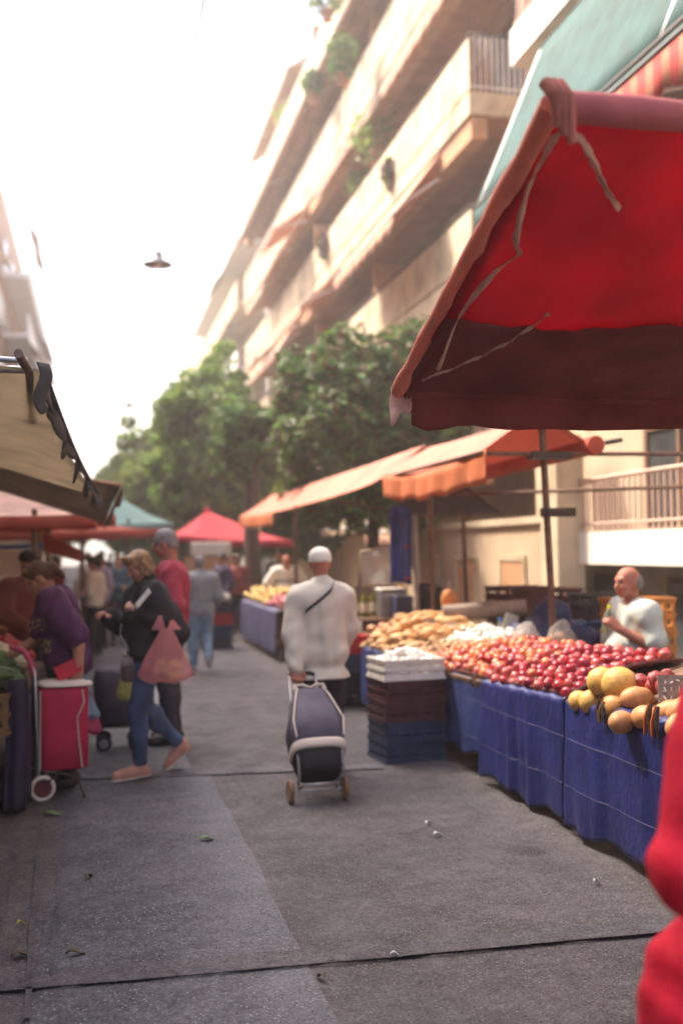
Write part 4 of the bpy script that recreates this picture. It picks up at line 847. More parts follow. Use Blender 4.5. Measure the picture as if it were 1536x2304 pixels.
def tarp(label, y0, y1, x, zf, zb, mat, seed, lap=.10, amp=.022, top_dip=0.0):
    rd = random.Random(seed); ph = [rd.random()*6 for _ in range(5)]; L = y1-y0
    def fn(u, v):
        y = y0+L*u; zt_ = zf(y)
        if v < .14:                                        # the strip that laps over the table top
            q = v/.14; return V(x+lap*(1-q)-.008*q, y, zt_+.012+RISE*lap*(1-q)/.84+.006*math.sin(y*30+ph[0])-.05*top_dip*math.exp(-((u-.40)/.09)**2)*q)
        q = (v-.14)/.86; w_ = amp*q**.6*(math.sin(y*13+ph[1]+2*math.sin(y*3.1+ph[0])+q)*(.55+.45*math.sin(y*4.3+ph[2]))+.5*math.sin(y*29+ph[2]+3*math.sin(y*5)+q*3)*(.5+.5*math.sin(y*7+ph[3]))+.8*math.sin(y*2.7+ph[4]))
        zb_ = zb+.018*math.sin(y*6+ph[4])+.012*math.sin(y*15)
        dip = top_dip*math.exp(-((u-.40)/.09)**2)*math.exp(-q*9)
        return V(x-.012+w_*.8-.02*q+dip*.03*math.sin(u*60), y+.012*math.sin(q*7+y*5)*q, lerp(zt_+.008-.05*dip, zb_, q))
    mb = MB(); mb.sheet(fn, int(L*42), 34, .003); o = mb.build('blue_tarp' if mat is not TARP_G else 'grey_tarp', mat, None, (x,(y0+y1)/2,0)); return tag(o, label, 'tarp', 'tarps hung along the right hand stall')
tarp('nearest bright blue tarp hanging from the table below the melons', 3.3, 5.68, TX0, zt, .055, TARP, 1, top_dip=1.0)
tarp('middle bright blue tarp hanging in front of the red tomatoes', 5.72, 7.05, TX0, zt, .06, TARP, 2)
tarp('duller blue tarp hanging beside the stack of crates', 7.0, 8.32, TX0+.03, zt, .16, TARP_F, 3)
tarp('faded blue tarp hanging behind the white crate of garlic', 8.3, 10.5, TX0, zt, .10, TARP_F, 4)
# ---------------------------------------------------------------- crates
def crate_mb(L, W, H, slots=3):
    mb = MB(); t = .018
    mb.box((-L/2,-W/2,0), (L/2,W/2,.02))
    for z0, z1 in ((.0,.055),(H-.05,H)):
        mb.box((-L/2,-W/2,z0), (L/2,-W/2+t,z1)).box((-L/2,W/2-t,z0), (L/2,W/2,z1)).box((-L/2,-W/2+t,z0), (-L/2+t,W/2-t,z1)).box((L/2-t,-W/2+t,z0), (L/2,W/2-t,z1))
    for z in (H-.012, H*.5, .012):
        mb.box((-L/2-.009,-W/2-.009,z-.010), (L/2+.009,-W/2-.0005,z+.010)).box((-L/2-.009,W/2+.0005,z-.010), (L/2+.009,W/2+.009,z+.010)).box((-L/2-.009,-W/2,z-.010), (-L/2-.0005,W/2,z+.010)).box((L/2+.0005,-W/2,z-.010), (L/2+.009,W/2,z+.010))
    nb = slots; hh = (H-.105)
    for k in range(1, nb):
        z = .055+hh*k/nb
        mb.box((-L/2+.003,-W/2+.003,z-.012), (L/2-.003,-W/2+t,z+.012)).box((-L/2+.003,W/2-t,z-.012), (L/2-.003,W/2-.003,z+.012)).box((-L/2+.003,-W/2+t,z-.012), (-L/2+t,W/2-t,z+.012)).box((L/2-t,-W/2+t,z-.012), (L/2-.003,W/2-t,z+.012))
    for sx in np.linspace(-L/2+.02, L/2-.02, 6):
        for sy in (-1,1): mb.box((sx-.016, sy*W/2-(t-.004 if sy > 0 else -.004), .05) if sy > 0 else (sx-.016,-W/2+.004,.05), (sx+.016, W/2-.004 if sy > 0 else -W/2+t-.002, H-.04))
    for sy in np.linspace(-W/2+.03, W/2-.03, 4):
        for sx in (-1,1): mb.box((L/2-t+.002,sy-.016,.05) if sx > 0 else (-L/2+.004,sy-.016,.05), (L/2-.004,sy+.016,H-.04) if sx > 0 else (-L/2+t-.002,sy+.016,H-.04))
    return mb
CR = dict(white=M('crate_white', (.72,.69,.62), .5, .08, 10), brown=M('crate_maroon', (.085,.028,.030), .55, .15, 10), blue=M('crate_navy', (.035,.055,.105), .55, .2, 10), red=M('crate_red', (.42,.018,.022), .5, .1, 10), black=M('crate_black', (.022,.018,.026), .55, .2, 10), orange=M('crate_orange', (.55,.22,.05), .5, .12, 10), wood=M('crate_wood', (.20,.11,.055), .8, .25, 12))
_cr = {}
def crate(col, x, y, z, rot, label, L=.46, W=.36, H=.20, group=None):
    key = (L,W,H)
    if key not in _cr: _cr[key] = crate_mb(L, W, H).build('produce_crate', CR['white'], None)
    src = _cr[key]
    if src.get('label') is None: o = src
    else: o = src.copy(); COL.objects.link(o)
    if o is not src or True:
        o.data = o.data.copy(); o.data.materials.clear(); o.data.materials.append(CR[col])
    o.location = (x,y,z); o.rotation_euler = (0,0,R(rot))
    for k_ in ('group',):
        if k_ in o: del o[k_]
    return tag(o, label, 'crate', group)
cx, cy = 2.40, 8.02
for k, (c, lab) in enumerate((('blue','navy plastic crate at the very bottom of the stack topped with garlic'),('blue','upper navy crate of the stack topped with garlic'),('brown','lower maroon crate in the stack topped with garlic'),('brown','upper maroon crate directly below the white garlic crate'),('white','white plastic crate of garlic on top of the stack by the blue tarp'))):
    crate(c, cx+.008*math.sin(k*3), cy+.01*math.cos(k*2), k*.158, 6+2*math.sin(k*2.5), lab, .50, .40, .157 if k < 4 else .165, 'stack of crates at the corner of the blue tarp')
for k, (c, lab) in enumerate((('black','black crate at the bottom of the stack behind the man in the pale jacket'),('black','second black crate in the stack behind the man in the pale jacket'),('blue','navy crate below the red one behind the man in the pale jacket'),('red','red crate on top of the stack right of the pale jacket'))):
    crate(c, 2.55, 10.95, k*.185, -4+2*k, lab, .55, .42, .184, 'crates behind the man in the pale jacket')
for k, (c, lab) in enumerate((('black','lowest dark crate by the far grey blue tarp'),('blue','dark blue crate under the far red crate'),('red','red crate near the top of the far stack'),('black','dark crate over the far red one'))):
    crate(c, 2.02, 18.1, k*.20, 3*k, lab, .5, .4, .199, 'crates at the end of the far stall')
# ---------------------------------------------------------------- heaps of produce
def fruit(name, mat, r, f=None, sc=(1,1,1), seg=14, ring=9):
    mb = MB(); mb.ball((0,0,0), r, seg, ring, sc, f); return mb.build(name, mat, None)
def copies(src, spots, label, cat, group, rnd=True, smin=.78, smax=1.14, seed=1):
    rd = random.Random(seed)
    for i, p in enumerate(spots):
        o = src if i == 0 else src.copy()
        if i: COL.objects.link(o)
        o.location = p[:3]
        o.rotation_euler = p[3] if len(p) > 3 else ((rd.random()*6, rd.random()*6, rd.random()*6) if rnd else (0,0,rd.random()*6))
        s = rd.uniform(smin, smax); o.scale = (s,s,s); tag(o, label, cat, group)
def heap_spots(x0, x1, y0, y1, d, base, seed, hump=0.0, jit=.25, zj=.3):
    rd = random.Random(seed); out = []; ny = max(1, int((y1-y0)/(d*.88))); nx = max(1, int((x1-x0)/d))
    for i in range(ny+1):
        for k in range(nx+1):
            x = x0+(k+.5*(i%2))*d+rd.uniform(-jit,jit)*d; y = y0+i*d*.88+rd.uniform(-jit,jit)*d
            if x > x1 or y > y1: continue
            h = hump*max(0,math.sin(math.pi*(x-x0)/(x1-x0+1e-6)))**.7*(.6+.4*math.sin(math.pi*(y-y0)/(y1-y0)))
            out.append((x, y, base(x,y)+d*.45+h+rd.uniform(-zj,zj)*d))
    return out
tb = lambda x, y: zt(y)+RISE*(x-TX0)/(TX1-TX0)
TOM = [M('tomato_red', (.36,.022,.03), .22, .25, 20, spec=.5), M('tomato_pink', (.46,.09,.08), .25, .25, 20), M('tomato_orange', (.58,.20,.08), .25, .2, 20), M('tomato_dark', (.26,.016,.035), .22, .25, 20)]
dim = lambda d: -.16*max(0, abs(d.z)-.80)/.2+.02*math.sin(5*math.atan2(d.y, d.x))
allsp = heap_spots(2.72, 3.42, 5.75, 8.45, .079, tb, 3, .07, .22, .30)
grp = 'tomatoes heaped behind the blue tarps'
rd = random.Random(5); bins = [[],[],[],[]]
for p in allsp:
    far = (p[1]-5.75)/2.7+rd.uniform(-.18,.18)
    if far > .62: bins[2 if rd.random() < .75 else 1].append(p)
    elif far > .38: bins[rd.choice([0,1,2,1])].append(p)
    else: bins[rd.choice([0,0,3,1,1,3,0])].append(p)
for q, (lab, nm) in enumerate((('round red tomato in the big heap behind the middle blue tarp','tomato'),('pinkish red tomato scattered among the redder ones in the big heap','tomato'),('orange tinted tomato at the paler far end of the big heap','tomato'),('deep crimson tomato in the near part of the big heap','tomato'))):
    if bins[q]: copies(fruit(nm, TOM[q], .040, dim, (1,1,.9)), bins[q], lab, 'tomato', grp, seed=q)
bed = MB(); bed.sheet(lambda u, v: (lerp(2.70,3.45,u), lerp(5.7,8.5,v), tb(lerp(2.70,3.45,u), lerp(5.7,8.5,v))+.03+.06*math.sin(math.pi*u)), 10, 10, .02)
struct_bed = tag(bed.build('display_tray', M('tray_dark_red', (.10,.02,.02), .7, .2, 8), None, (3.1,7.1,.8)), 'shallow tray under the heap of red tomatoes', 'tray')
GARL = M('garlic_white', (.78,.74,.66), .55, .07, 20)
gar = lambda d: .06*math.sin(8*math.atan2(d.y,d.x))*(1-abs(d.z))+(.5*max(0,d.z-.86)/.14 if d.z > .86 else 0)
g_src = fruit('garlic_bulb', GARL, .032, gar, (1,1,.85))
copies(g_src, heap_spots(cx-.21, cx+.21, cy-.16, cy+.16, .062, lambda x, y: .735, 9, .05, .2, .25)+heap_spots(cx-.14, cx+.14, cy-.10, cy+.10, .064, lambda x, y: .79, 19, .02, .2, .25), 'white garlic bulb heaped in the white crate', 'garlic', 'garlic in the white crate', seed=4)
g2 = fruit('garlic_bulb', GARL, .033, gar, (1,1,.85))
copies(g2, heap_spots(3.05, 3.48, 8.15, 9.3, .074, lambda x, y: tb(x,y)+.03, 21, .05), 'white garlic bulb in the pale heap between the tan roots and the tomatoes', 'garlic', 'garlic on the tomato table', seed=6)
ROOT = M('root_tan', (.60,.34,.14), .6, .2, 14); ROOT2 = M('root_brown', (.42,.25,.13), .7, .25, 14)
def rootf(d): return .10*math.sin(3*d.x+2)+.06*math.sin(7*d.z)
rt = fruit('sweet_potato', ROOT, .036, rootf, (2.6,1,1), 10, 10)
rsp = [(x,y,z+.0,(rd.uniform(-.25,.25), rd.uniform(-.2,.2), rd.uniform(-.5,.6))) for (x,y,z) in heap_spots(2.74, 3.44, 9.05, 10.5, .115, lambda x, y: tb(x,y)-.01, 23, .17, .3, .25)]
rsp += [(x,y,z,(rd.uniform(-.25,.25), rd.uniform(-.2,.2), rd.uniform(-.5,.6))) for (x,y,z) in heap_spots(2.80, 3.40, 9.2, 10.4, .125, lambda x, y: tb(x,y)+.035, 24, .17, .3, .25)]
copies(rt, rsp, 'long tan sweet potato in the pile at the far end of the blue tarps', 'sweet potato', 'sweet potatoes piled behind the white crate', seed=8)
gn = fruit('ginger_root', ROOT2, .034, lambda d: .28*math.sin(4*math.atan2(d.y,d.x)+3*d.z), (1.6,1.1,.9), 12, 8)
copies(gn, heap_spots(2.72, 3.1, 8.5, 9.05, .085, lambda x, y: tb(x,y), 25, .04), 'knobbly brown ginger root between the sweet potatoes and the orange tomatoes', 'ginger', 'ginger roots', seed=9)
# melons, squashes, red potatoes at the near end
MEL = M('melon_yellow', (.62,.37,.10), .5, .10, 40, .25, 60); SQ = M('squash_tan', (.52,.25,.10), .55, .15, 18); POTR = M('potato_red', (.34,.06,.06), .5, .2, 18)
def placed(name, mat, px, py, Y, r, label, cat, sc=(1,1,1), f=None, rot=None, group=None):
    p = Gy(px, py, Y); mb = MB(); mb.ball((0,0,0), r, 24, 16, sc, f); o = mb.build(name, mat, None); o.location = p
    if rot: o.rotation_euler = rot
    return tag(o, label, cat, group)
rib = lambda d: .025*math.cos(10*math.atan2(d.y,d.x))*(1-d.z*d.z)-.05*max(0,abs(d.z)-.9)/.1
placed('melon', MEL, 1393,1540, 5.20, .097, 'largest round yellow melon resting on top of the two others', 'melon', f=rib, rot=(.3,.2,0))
placed('melon', MEL, 1353,1534, 5.36, .083, 'yellow melon partly hidden behind the largest one', 'melon', f=rib, rot=(1.2,.3,0))
placed('melon', MEL, 1302,1578, 5.55, .062, 'leftmost small yellow melon at the edge of the tomatoes', 'melon', f=rib, rot=(.2,.1,0))
placed('melon', MEL, 1330,1580, 5.42, .070, 'small yellow melon in the front row next to the leftmost', 'melon', f=rib, rot=(.9,.3,0))
placed('melon', M('melon_ochre', (.52,.27,.09), .5, .2, 25), 1385,1592, 5.16, .075, 'ochre melon at the tarp edge behind the dark tarp clip', 'melon', f=rib, rot=(1.4,.2,0))
pear = lambda d: .30*max(0,-d.x)-.12*max(0,d.x)
for i, (px, py, Y, r, lab) in enumerate(((1440,1572,5.05,.062,'tan pear shaped squash just right of the largest melon'),(1400,1625,4.92,.058,'tan squash lying at the front behind the tarp edge'),(1445,1615,4.85,.06,'tan squash in the front row between the two tarp clips'),(1500,1605,4.72,.06,'tan squash next to the chalk price board'),(1535,1600,4.6,.065,'orange tan squash at the right end of the near table'),(1520,1635,4.55,.05,'small orange squash in front of the price board'))):
    placed('squash', SQ, px, py, Y, r, lab, 'squash', (1.45,1,1), pear, (.2,.1*i,.7*i))
for i, (px, py, Y) in enumerate(((1440,1532,5.15),(1468,1545,5.05),(1430,1548,5.2),(1475,1530,5.0),(1455,1540,5.25),(1490,1545,4.95),(1500,1525,5.1),(1415,1530,5.4))):
    placed('red_potato', POTR, px, py, Y, .040, 'dark red potato in the small pile behind the squashes', 'potato', (1.35,1,.9), rootf, (i,.3*i,i*1.7), 'red potatoes behind the squashes')
PEP = M('pepper_orange_red', (.52,.09,.03), .3, .25, 12)
for i in range(12):
    p = V(2.80+.07*(i%3), 4.35+.11*(i//3), 0); mb = MB(); mb.ball((0,0,0), .034, 12, 10, (1.7,.9,.8), lambda d: .15*math.sin(6*d.x)); o = mb.build('red_pepper', PEP, None); o.location = (p.x,p.y,tb(p.x,p.y)+.04); o.rotation_euler = (0,.2,i*.9); tag(o, 'orange red pepper lying at the near end of the table below the price board', 'pepper', 'peppers at the near end of the table')
# tarp clips, price boards
CLIP = M('clip_dark', (.045,.025,.02), .5, .3, 20); CLIPB = M('clip_brown', (.20,.10,.05), .6, .3, 20)
def tclip(px, py, h, mats, label):
    p = Gx(px, py, TX0-.03); t = thing('tarp_clip', label, 'clip', p)
    for k, m_ in enumerate(mats):
        mb = MB(); o = (k-(len(mats)-1)/2)*.035; q = .5 if k % 2 else -.5
        mb.tube([p+V(.0,o-q*.02,h*.5), p+V(-.018,o,0), p+V(-.012,o+q*.03,-h*.5)], [.009,.012,.008], 7); mb.build('lever', m_, t)
    mb = MB(); mb.tube([p+V(-.012,-.05,0), p+V(-.012,.05,0)], .006, 6); mb.build('spring', STEEL, t)
tclip(1355,1602,.115,[CLIP,CLIPB,CLIP],'dark levered clip holding the tarp edge below the largest melon')
tclip(1470,1622,.15,[CLIP,M('clip_orange',(.45,.12,.03),.5),CLIP,M('clip_orange',(0,0,0))],'larger dark and orange clip on the tarp edge near the price board')
tclip(1070,1530,.10,[CLIPB,CLIP],'small brown clip on the tarp edge below the orange tomatoes')
SLATE = M('slate_board', (.20,.165,.15), .8, .25, 30, col2=(.32,.27,.24)); CARD = M('price_card', (.72,.68,.55), .8, .1, 12)
CHALK = M('chalk', (.70,.66,.60), .9, .1, 30)
def board(px, py, Y, w_, h_, mat, lean, rz, label, marks, name='price_sign'):
    p = Gy(px, py, Y); t = thing(name, label, 'price sign', p); t.rotation_euler = (R(lean), 0, R(rz))
    MB().box((-w_/2,-.006,-h_/2), (w_/2,.006,h_/2)).build('board', mat, None).parent = t
    if marks:
        rd2 = random.Random(marks); mb = MB()
        for r_ in range(3):
            x = -w_*.38
            while x < w_*.34:
                n_ = rd2.randint(2,3); pts = [V(x+rd2.uniform(0,w_*.12), -.008, h_*(.28-.27*r_)+rd2.uniform(-.09,.09)*h_) for _ in range(n_+1)]
                mb.tube(pts, .0032, 4); x += w_*.19
        o = mb.build('chalk_scrawl', CHALK if mat is SLATE else SLATE, None); o.parent = t
    st = MB(); st.box((-.008,.006,-h_/2-.10), (.008,.014,-h_/2+.05)); o = st.build('stake', PLANK, None); o.parent = t
board(1519,1553,4.72,.17,.15,SLATE,-12,-24,'brown slate price board with chalk scrawl among the squashes at the right edge',3)
board(975,1420,9.35,.17,.22,SLATE,-6,-10,'grey slate price sign standing in the sweet potatoes',5)
board(1017,1427,9.15,.14,.21,CARD,-8,14,'white price card leaning at the right of the grey slate sign',8)
# ---------------------------------------------------------------- people
def cloth(name, c, var=.12, sc=7, rough=.85, **k): return M(name, c, rough, var, sc, .25, 90, **k)
JACK = cloth('jacket_cream', (.68,.63,.53), .08, 3); BLK = cloth('cloth_black', (.022,.018,.020)); NAVY = cloth('cloth_charcoal', (.045,.035,.045))
DENIM = M('denim', (.055,.085,.17), .85, .35, 5, .3, 200); DENIM_L = M('denim_pale', (.20,.29,.37), .85, .3, 6, .3, 200)
PURP = cloth('shirt_aubergine', (.085,.028,.085), .15); PRINT = M('print_beige', (.55,.42,.24), .8, .5, 45, lo=.42, hi=.5, col2=(.10,.05,.06))
REDJ = cloth('jacket_scarlet', (.66,.008,.035), .08, 4); REDS = cloth('shirt_crimson', (.36,.04,.07), .12); WTEE = cloth('tee_mint_white', (.50,.54,.49), .08, 4); WT2 = cloth('tee_white', (.72,.70,.62), .05)
GREYH = cloth('hoodie_grey', (.27,.28,.28), .1); TEALS = cloth('shirt_teal', (.05,.10,.12)); CREAMS = cloth('cardigan_cream', (.55,.50,.42)); PINKS = M('suede_pink', (.48,.23,.17), .8, .12, 10); SOLE = M('sole_pale', (.62,.50,.40), .7, .1)
H_BR = M('hair_brown', (.10,.045,.022), .5, .4, 40, .5, 120); H_BL = M('hair_streaked', (.12,.06,.03), .5, .4, 26, .5, 120, col2=(.42,.24,.11)); H_GR = M('hair_grey', (.22,.20,.20), .6, .4, 40, .5, 120); H_DK = M('hair_dark', (.025,.018,.015), .5, .3, 40, .4, 120); H_WH = M('hair_white', (.6,.58,.55), .6, .15, 40, .4, 120); CAPW = cloth('cap_white', (.80,.76,.67), .04); CAPD = cloth('cap_dark', (.05,.03,.03))
SHOE_D = M('shoe_dark', (.04,.03,.03), .5, .2)
# man in the pale jacket, seen from behind, pulling his trolley
MJ = V(1.63,7.62,0)
t, j, HF, Hd = person('man in a pale cream jacket and white cap walking away down the middle', MJ, 2, 1.68,
    dict(shoR=(.185,-.01,1.355), elbR=(.235,.03,1.11), wriR=(.20,.16,.95), shoL=(-.185,-.01,1.355), elbL=(-.24,-.05,1.11), wriL=(-.235,-.12,.84),
         kneR=(.10,.06,.50), ankR=(.11,.02,.09), toeR=(.13,.19,.035), kneL=(-.10,.0,.5), ankL=(-.10,-.20,.15), toeL=(-.11,-.06,.03)),
    girth=1.14, head=(0,4), skin_m=SK_R, hands=dict(L=dict(d=(.05,-.25,-1), n=(.2,-1,.2), curl=1.15)),
    top=dict(name='jacket', mat=JACK, off=.026, so=.006, hem=.735, collar=.5, skirt=.03, wr=.006), bottom=dict(mat=NAVY, off=.02), shoes=dict(mat=SHOE_D), vox=.008)
s = 1.68/1.75
organic('cap', [ell(Hd+HF@(A3((0,-.012,.045))*s), A3((.088,.106,.078))*s, HF), ell(Hd+HF@(A3((0,-.02,.01))*s), A3((.085,.100,.055))*s, HF), ell(Hd+HF@(A3((0,.115,.015))*s), A3((.068,.055,.010))*s, HF), neg(ell(Hd+HF@(A3((0,.0,-.055))*s), A3((.16,.20,.062))*s, HF))], .008, CAPW, t, .02)
st = MB(); pts = []
for i in range(15):
    u = i/14; x = lerp(.075,-.165,u); z = lerp(1.46,1.26,u**.9); pts.append(V(x, -.165-.02*math.sin(u*3.1)+.08*max(0,.18-u)/.18, z)*s)
st.sheet(lambda u, v: pts[min(14,int(u*14+.5))]+V(.012*(v-.5),-.004,.036*(v-.5)), 14, 3, .006); o = st.build('shoulder_strap', BLK, None); o.parent = t
handL = Vector((MJ.x+j['wriL'][0], MJ.y+j['wriL'][1], j['wriL'][2]))
# woman in jeans
WJ = V(.36,7.92,0)
person('woman in a black jacket and jeans looking down, pink bag on her arm', WJ, 104, 1.68,
    dict(pelvis=(0,-.02,.94), shoL=(-.17,-.02,1.40), elbL=(-.25,-.17,1.12), wriL=(-.13,.06,1.27), shoR=(.17,.0,1.40), elbR=(.22,.06,1.12), wriR=(.10,.25,1.22), head=(0,.05,1.615),
         hipL=(-.09,0,.91), kneL=(-.09,.09,.50), ankL=(-.09,.07,.09), toeL=(-.10,.26,.035), hipR=(.09,0,.91), kneR=(.09,-.02,.50), ankR=(.09,-.31,.20), toeR=(.10,-.20,.04)),
    girth=.98, fem=True, head=(5,28), hair='bob', hair_m=H_BL, skin_m=SK_T, hands=dict(L=dict(d=(.3,.75,.45), n=(.6,.2,-.6), curl=.8), R=dict(d=(-.3,.7,.3), n=(-.3,.1,-.9), curl=.9)),
    top=dict(name='jacket', mat=BLK, off=.030, so=.016, hem=.84, collar=True, wr=.010), bottom=dict(name='jeans', mat=DENIM, off=.012, len=1.9), shoes=dict(mat=PINKS, sole=SOLE), vox=.008)
# man in the crimson shirt behind her
person('tall grey haired man in a crimson shirt standing behind the woman in jeans', (.63,9.2,0), 80, 1.85,
    dict(head=(0,.04,1.63), elbL=(-.26,-.06,1.12), wriL=(-.2,.18,1.02)), girth=1.1, head=(-10,18), hair='short', hair_m=H_GR, skin_m=SK_R,
    top=dict(mat=REDS, off=.03, sleeve=1.95, so=.012, hem=.80, wr=.010), bottom=dict(mat=NAVY, off=.02), shoes=dict(mat=SHOE_D), vox=.010)
# woman in the aubergine shirt
def pr_paint(C):
    x, y, z = C[:,0], C[:,1], C[:,2]
    return ((x < -.02) & (y > .07) & (z > .955) & (z < 1.055) & (x > -.30)) | ((y > .10) & (x < -.0) & (z > 1.12) & (z < 1.20) & (np.sin(z*160+y*40) > -.2)) 
WP = V(-.21,7.72,0)
person('woman in a dark aubergine top bending over the vegetable stall on the left', WP, 84, 1.66,
    dict(pelvis=(0,-.03,.93), waist=(0,0,1.09), chest=(0,.055,1.26), neck=(0,.11,1.43), head=(0,.19,1.56), shoL=(-.18,.06,1.38), elbL=(-.29,-.13,1.11), wriL=(-.28,-.13,.875), shoR=(.18,.09,1.37), elbR=(.24,.20,1.10), wriR=(.10,.42,.98)),
    girth=1.28, fem=True, head=(0,34), hair='ponytail', hair_m=H_BR, skin_m=SK_T, hands=dict(L=dict(d=(.05,.25,-1), n=(.9,.2,.1), curl=1.1), R=dict(d=(-.2,.8,-.45), n=(-.3,-.3,-.9), curl=.8)),
    top=dict(mat=PURP, off=.026, so=.022, sleeve=.84, hem=.86, wr=.010, mats=[PURP, PRINT], paint=pr_paint), bottom=dict(mat=BLK, off=.018), shoes=dict(mat=SHOE_D), vox=.008)
# stall keeper with the bottle, sitting on a stool behind the table
dz = .205
up_ = {k_: (v_[0], v_[1], v_[2]-dz) for k_, v_ in dict(pelvis=(0,-.02,.90), waist=(0,.0,1.06), chest=(0,-.005,1.26), neck=(0,.0,1.45), head=(0,.055,1.60), shoL=(-.18,.0,1.385), elbL=(-.26,-.02,1.13), wriL=(-.12,.20,1.27), shoR=(.20,0,1.40), elbR=(.27,.06,1.12), wriR=(.16,.27,.98)).items()}
up_.update(hipR=(.10,.02,.68), kneR=(.13,.30,.66), ankR=(.13,.26,.20), toeR=(.14,.42,.15), hipL=(-.10,.02,.68), kneL=(-.13,.30,.66), ankL=(-.13,.26,.20), toeL=(-.14,.42,.15))
VK = V(3.86,7.02,0)
t, j, HF, Hd = person('balding stall keeper in a pale mint tee drinking from a bottle behind the tomatoes', VK, 92, 1.74, up_, girth=1.15, belly=1.0, head=(8,2), hair='fringe', hair_m=H_GR, skin_m=SK_R,
    hands=dict(L=dict(d=(.25,.6,.65), n=(.85,.3,-.2), curl=1.25)), top=dict(name='tee_shirt', mat=WTEE, off=.022, so=.014, sleeve=.82, hem=.67, wr=.005), bottom=dict(mat=NAVY, waist=.86), shoes=dict(mat=SHOE_D), vox=.008)
stl = thing('stool', 'stool under the seated stall keeper', 'stool', VK)
MB().lathe([(.17,.50),(.18,.52),(.18,.54),(.16,.55)], (VK.x+.02,VK.y,0), 20).build('seat', PLANK, stl)
for k in range(4):
    a = k*math.pi/2+.78; l_ = MB(); l_.tube([V(VK.x+.02+.12*math.cos(a),VK.y+.12*math.sin(a),.51), V(VK.x+.02+.19*math.cos(a),VK.y+.19*math.sin(a),0)], .016, 7); l_.build('leg', WARM_IRON, stl)
def wl_(P, loc, yaw):                                      # person's local point to world
    c, s_ = math.cos(R(yaw)), math.sin(R(yaw)); return V(loc[0]+c*P[0]-s_*P[1], loc[1]+s_*P[0]+c*P[1], loc[2]+P[2])
hb = wl_(j['wriL']+A3((.05,.07,.055)), VK, 92)
bt = thing('water_bottle', 'small clear drink bottle with a yellow cap in the stall keeper’s hand'.replace('’','\''), 'bottle', hb)
BOT = M('bottle_clear', (.66,.74,.52), .08, .05, transm=.8, spec=.6); YEL = M('cap_yellow', (.75,.68,.05), .4, .1)
ax = V(.22,0,.97).normalized()
mb = MB(); mb.tube([hb-ax*.09, hb-ax*.085, hb+ax*.04, hb+ax*.075, hb+ax*.095], [.022,.030,.030,.014,.012], 14); mb.build('bottle_body', BOT, bt)
mb = MB(); mb.tube([hb+ax*.094, hb+ax*.122], .015, 12); mb.build('bottle_cap', YEL, bt)
# man of the next stall
person('bearded stall keeper in a white tee with a grey band at the farther stall', (3.15,17.5,0), 172, 1.63, dict(neck=(0,.03,1.45), head=(0,.09,1.58), elbL=(-.34,-.02,1.16), wriL=(-.36,.16,.95), elbR=(.34,-.02,1.16), wriR=(.36,.16,.95)), girth=1.22, belly=.6, head=(0,12), hair='fringe', hair_m=H_WH, skin_m=SK_R,
    top=dict(name='tee_shirt', mat=WT2, off=.026, so=.024, sleeve=.9, hem=.80, mats=[WT2, GREYH], paint=lambda C: (C[:,2] > 1.10) & (C[:,2] < 1.17) & (np.abs(C[:,0]) < .2)), bottom=dict(mat=NAVY), shoes=dict(mat=SHOE_D), vox=.012)
bd = COL.objects[-1]
person('person in a grey hooded top and pale jeans walking away, left of the far crates', (1.42,14.7,0), -3, 1.60, dict(kneR=(.1,.0,.5), ankR=(.11,-.28,.22), toeR=(.12,-.24,.09), wriL=(-.2,.2,1.0), wriR=(.2,.2,1.0), elbL=(-.26,0,1.13), elbR=(.26,0,1.13)), girth=1.12, hair='short', hair_m=H_GR, head=(0,15),
    top=dict(name='hooded_top', mat=GREYH, off=.034, so=.02, hem=.82, collar=True), bottom=dict(name='jeans', mat=DENIM_L, off=.024), shoes=dict(mat=M('trainer_grey', (.35,.34,.36), .6, .3, 14)), vox=.012)
